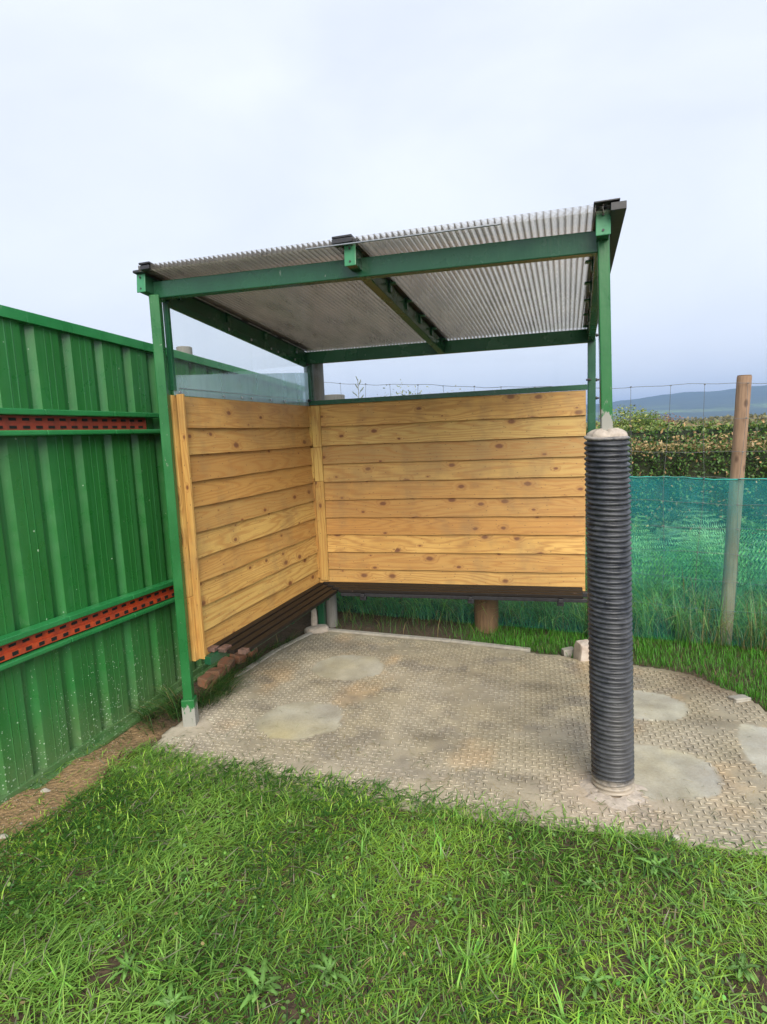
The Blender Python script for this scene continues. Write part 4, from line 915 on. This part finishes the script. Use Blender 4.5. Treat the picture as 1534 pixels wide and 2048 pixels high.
for i, (x, y, nf, ln) in enumerate([(2.40, .45, 10, .80), (2.64, .50, 10, .85), (2.82, .38, 10, .80), (3.10, .34, 10, .9), (3.45, .35, 10, 1.0), (2.60, 1.0, 11, .95), (3.10, .95, 11, .95), (2.32, .30, 9, .55), (1.95, 1.35, 9, .8), (2.30, .85, 10, .88), (3.75, .95, 10, 1.1)]):
    fern(x, y, nf, ln, 'green bracken fern '+FL_[i], 200+i)

def dandelion(x, y, s, label, seed, nl=8):
    rng = random.Random(seed); V, Tq, C = [], [], []; z0 = float(gh(np.array([x]), np.array([y]))[0])+.010
    for k in range(nl):
        az = 6.283*k/nl+rng.uniform(-.55, .55); L_ = s*rng.uniform(.35, 1.1); d = np.array([math.cos(az), math.sin(az), 0]); sd = np.array([-d[1], d[0], 0]); m = 9; col = np.array([.13, .27, .055])*rng.uniform(.6, 1.25); pr = None
        for j in range(m+1):
            f = j/m; w = s*.15*(f**.7)*(1-f**4)*(rng.uniform(.7, 1.2) if j % 2 else .38)+.0015; z = z0+.035*math.sin(f*2.4)*s/.08*.6
            c0 = np.array([x, y, z])+d*L_*f; pts = [c0-sd*w-d*(.012 if j % 2 else 0), c0+np.array([0, 0, -.002]), c0+sd*w-d*(.012 if j % 2 else 0)]
            i = len(V); V += pts; C += [col, col*1.35, col]
            if pr is not None: Tq += [(pr, pr+1, i+1, i), (pr+1, pr+2, i+2, i+1)]
            pr = i
    o = npmesh('dandelion', np.array(V), Tq, [], np.array(C), M['leaf'], origin=(x, y, z0)); tag(o, label, 'weed', 'dandelion rosettes in the lawn')
for i, (x, y, s, lab) in enumerate([(.89, -2.95, .10, 'largest dandelion rosette at the bottom edge, left of centre'), (.49, -2.97, .06, 'small dandelion rosette low on the left of the lawn'), (.67, -3.04, .09, 'dandelion rosette cut by the bottom edge of the picture on the left'), (2.00, -2.27, .07, 'dandelion rosette on the right, just in front of the pipe'), (1.78, -2.39, .06, 'flat pale dandelion rosette midway down the right side of the lawn'), (2.20, -2.36, .05, 'small dandelion rosette near the right edge of the lawn'), (1.52, -2.40, .045, 'tiny dandelion in the middle of the lawn'), (.45, -2.62, .05, 'tiny dandelion on the left of the lawn'), (1.05, -2.86, .075, 'dandelion rosette at the bottom, just right of the largest one'), (1.75, -2.75, .07, 'dandelion rosette low on the right half of the lawn'), (.30, -2.86, .055, 'small pale rosette at the lower left beside thin turf'), (1.35, -2.55, .06, 'dandelion rosette near the centre of the lawn'), (2.15, -2.62, .06, 'dandelion rosette at the lower right corner')]):
    dandelion(x, y, s, lab, 300+i)

n = 7000; x = RNG.uniform(-.3, 3.2, n); y = RNG.uniform(-3.5, -1.95, n); k = (vnoise(x*7, y*7, 140) > .58) & (y < padfront(x)-.04); x, y = x[k], y[k]; n = len(x)
q = RNG.normal(0, .35, (n, 3)); q[:, 2] = 1; q /= np.linalg.norm(q, axis=1)[:, None]; a_ = np.cross(q, RNG.normal(0, 1, (n, 3))); a_ /= np.linalg.norm(a_, axis=1)[:, None]; b_ = np.cross(q, a_)
c0 = np.stack([x, y, gh(x, y)+RNG.uniform(.008, .028, n)], -1); s_ = RNG.uniform(.003, .0065, n); V = np.stack([c0+(a_*math.cos(t)*1.25+b_*math.sin(t))*s_[:, None] for t in np.arange(6)*math.pi/3], 1).reshape(-1, 3); i = np.arange(n)*6
tag(npmesh('clover', V, np.concatenate([np.stack([i, i+1, i+2, i+3], -1), np.stack([i, i+3, i+4, i+5], -1)]), [], np.repeat(gcols(n, (.13, .27, .055), .35, .03), 6, 0), M['leaf']), 'small round clover and seedling leaves in the thin lawn', None, kind='stuff')

# ------------------------------------------------------------ stones, bricks, lumps
def rock(name, c, s, mat, label, cat, seed, rz=0, blocky=0, group=None):
    random.seed(seed); import bmesh as bm_; b = bm_.new()
    if blocky: bm_.ops.create_cube(b, size=2); bm_.ops.subdivide_edges(b, edges=b.edges[:], cuts=3, use_grid_fill=True)
    else: bm_.ops.create_icosphere(b, subdivisions=3, radius=1)
    off = seed*3.1
    for v in b.verts:
        p = v.co.copy(); n_ = math.sin(p.x*2.3+off)*math.sin(p.y*2.9+off*1.3)+math.sin(p.z*3.1+off*.7)*.6+.35*math.sin(p.x*7+p.y*6+off)
        if blocky: v.co = p*(1+.05*n_)-p.normalized()*(.10 if p.length > 1.6 else 0)
        else: v.co = Vector([math.copysign(abs(q)**.8, q) for q in p])*(1+.10*n_)
        v.co = Vector((v.co.x*s[0], v.co.y*s[1], v.co.z*s[2]))
    me = bpy.data.meshes.new(name); b.to_mesh(me); b.free(); me.materials.append(M[mat]); o = bpy.data.objects.new(name, me); COL.objects.link(o); o.location = c; o.rotation_euler = (random.uniform(-.15, .15), random.uniform(-.15, .15), rz)
    if blocky: bv = o.modifiers.new('bevel', 'BEVEL'); bv.width = .005; bv.segments = 2
    tag(o, label, cat, group); return o
rock('stone', (-.40, -2.545, .006), (.024, .017, .013), 'stone', 'pale stone on the bare soil at the left edge', 'stone', 1)
rock('stone', (-.47, -2.26, .004), (.030, .018, .010), 'stone', 'flat stone lying at the foot of the hoarding', 'stone', 2)
rock('stone', (-.20, -2.02, .006), (.020, .013, .009), 'stone', 'small stone at the corner of the grass below the left post', 'stone', 3)
rock('stone', (-.40, -2.46, .002), (.012, .009, .006), 'stone', 'pebble beside the pale stone at the left edge', 'stone', 4)
rock('stone', (2.10, -2.10, .022), (.013, .010, .009), 'stone', 'small pinkish pebble in the grass right of the pipe', 'stone', 5)
rock('concrete_lump', (1.94, -.375, .035), (.052, .055, .075), 'whitestone', 'whitewashed concrete lump at the pad edge behind the pipe', 'concrete lump', 6, .4, 1)
rock('concrete_lump', (1.845, -.30, .012), (.040, .030, .026), 'edge', 'small grey concrete lump left of the whitewashed one', 'concrete lump', 7, .3, 1)
rock('concrete_lump', (2.69, -.86, .008), (.05, .03, .012), 'edge', 'flat broken concrete piece at the right edge of the pad', 'concrete lump', 14, .5, 1)
BR = [(-.345, -1.14, .05, .055, .042, .04, 'pale broken brick nearest the left post'), (-.350, -1.03, .05, .05, .05, .042, 'brown brick second from the left post'), (-.345, -.90, .055, .065, .05, .045, 'large reddish brick in the middle of the row'), (-.33, -.76, .05, .06, .045, .04, 'orange brick after the large reddish one'), (-.31, -.62, .04, .05, .045, .036, 'grassy brick near the far end of the row')]
for i, (x, y, z, sx_, sy_, sz_, lab) in enumerate(BR):
    rock('brick', (x-.01, y+.03, z-.028), (sx_*.8*random.uniform(.8, 1.1), sy_*.95*random.uniform(.8, 1.1), sz_*random.uniform(.65, .95)), 'brick', lab+' under the side bench', 'brick', 20+i, 1.5+random.uniform(-.3, .3), 1, 'rubble bricks under the side bench')
rock('mortar_mound', (-.02, -.06, .005), (.10, .09, .035), 'concrete', 'heap of spilled mortar at the foot of the corner post', 'mortar heap', 31)
rock('mortar_cone', (-.045, -.035, .08), (.025, .025, .10), 'concrete', 'knobbly mortar stub leaning on the corner post', 'mortar heap', 33)
# gravel grit on bare soil
n = 2600; x = np.concatenate([RNG.uniform(-.58, -.15, n//2), RNG.uniform(-.1, 3.0, n//2)]); y = np.concatenate([RNG.uniform(-3.2, -1.7, n//2), RNG.uniform(-3.4, -2.3, n//2)]); z = gh(x, y); s = RNG.uniform(.0012, .0045, n)
oc = np.array([[1, 0, 0], [-1, 0, 0], [0, 1, 0], [0, -1, 0], [0, 0, 1], [0, 0, -1]]); V = np.stack([x, y, z], -1)[:, None]+oc[None]*s[:, None, None]*RNG.uniform(.6, 1.3, (n, 6, 1)); b0 = np.arange(n)*6
T = np.concatenate([np.stack([b0+a, b0+b, b0+c], -1) for a, b, c in [(0, 2, 4), (2, 1, 4), (1, 3, 4), (3, 0, 4), (2, 0, 5), (1, 2, 5), (3, 1, 5), (0, 3, 5)]])
cc = np.repeat((np.array([.36, .29, .20])*RNG.uniform(.5, 1.4, (n, 1))), 6, 0)
tag(npmesh('gravel', V.reshape(-1, 3), [], T, cc, M['pad']), 'loose grit and small pebbles on the bare soil', None, kind='stuff')

# ------------------------------------------------------------ haze
hz = NT('pale_air'); vol = hz.n('VolumePrincipled', {'Color': (.40, .62, 1.0), 'Density': .00062, 'Anisotropy': .2}); hz.set(hz.out.inputs['Volume'], vol)
mb = MB(); mb.box((-3600, -250, -1.2), (3600, 3600, 98)); tag(mb.build('haze', hz.m), 'thin blue haze over the far fields and hills', None, kind='stuff')
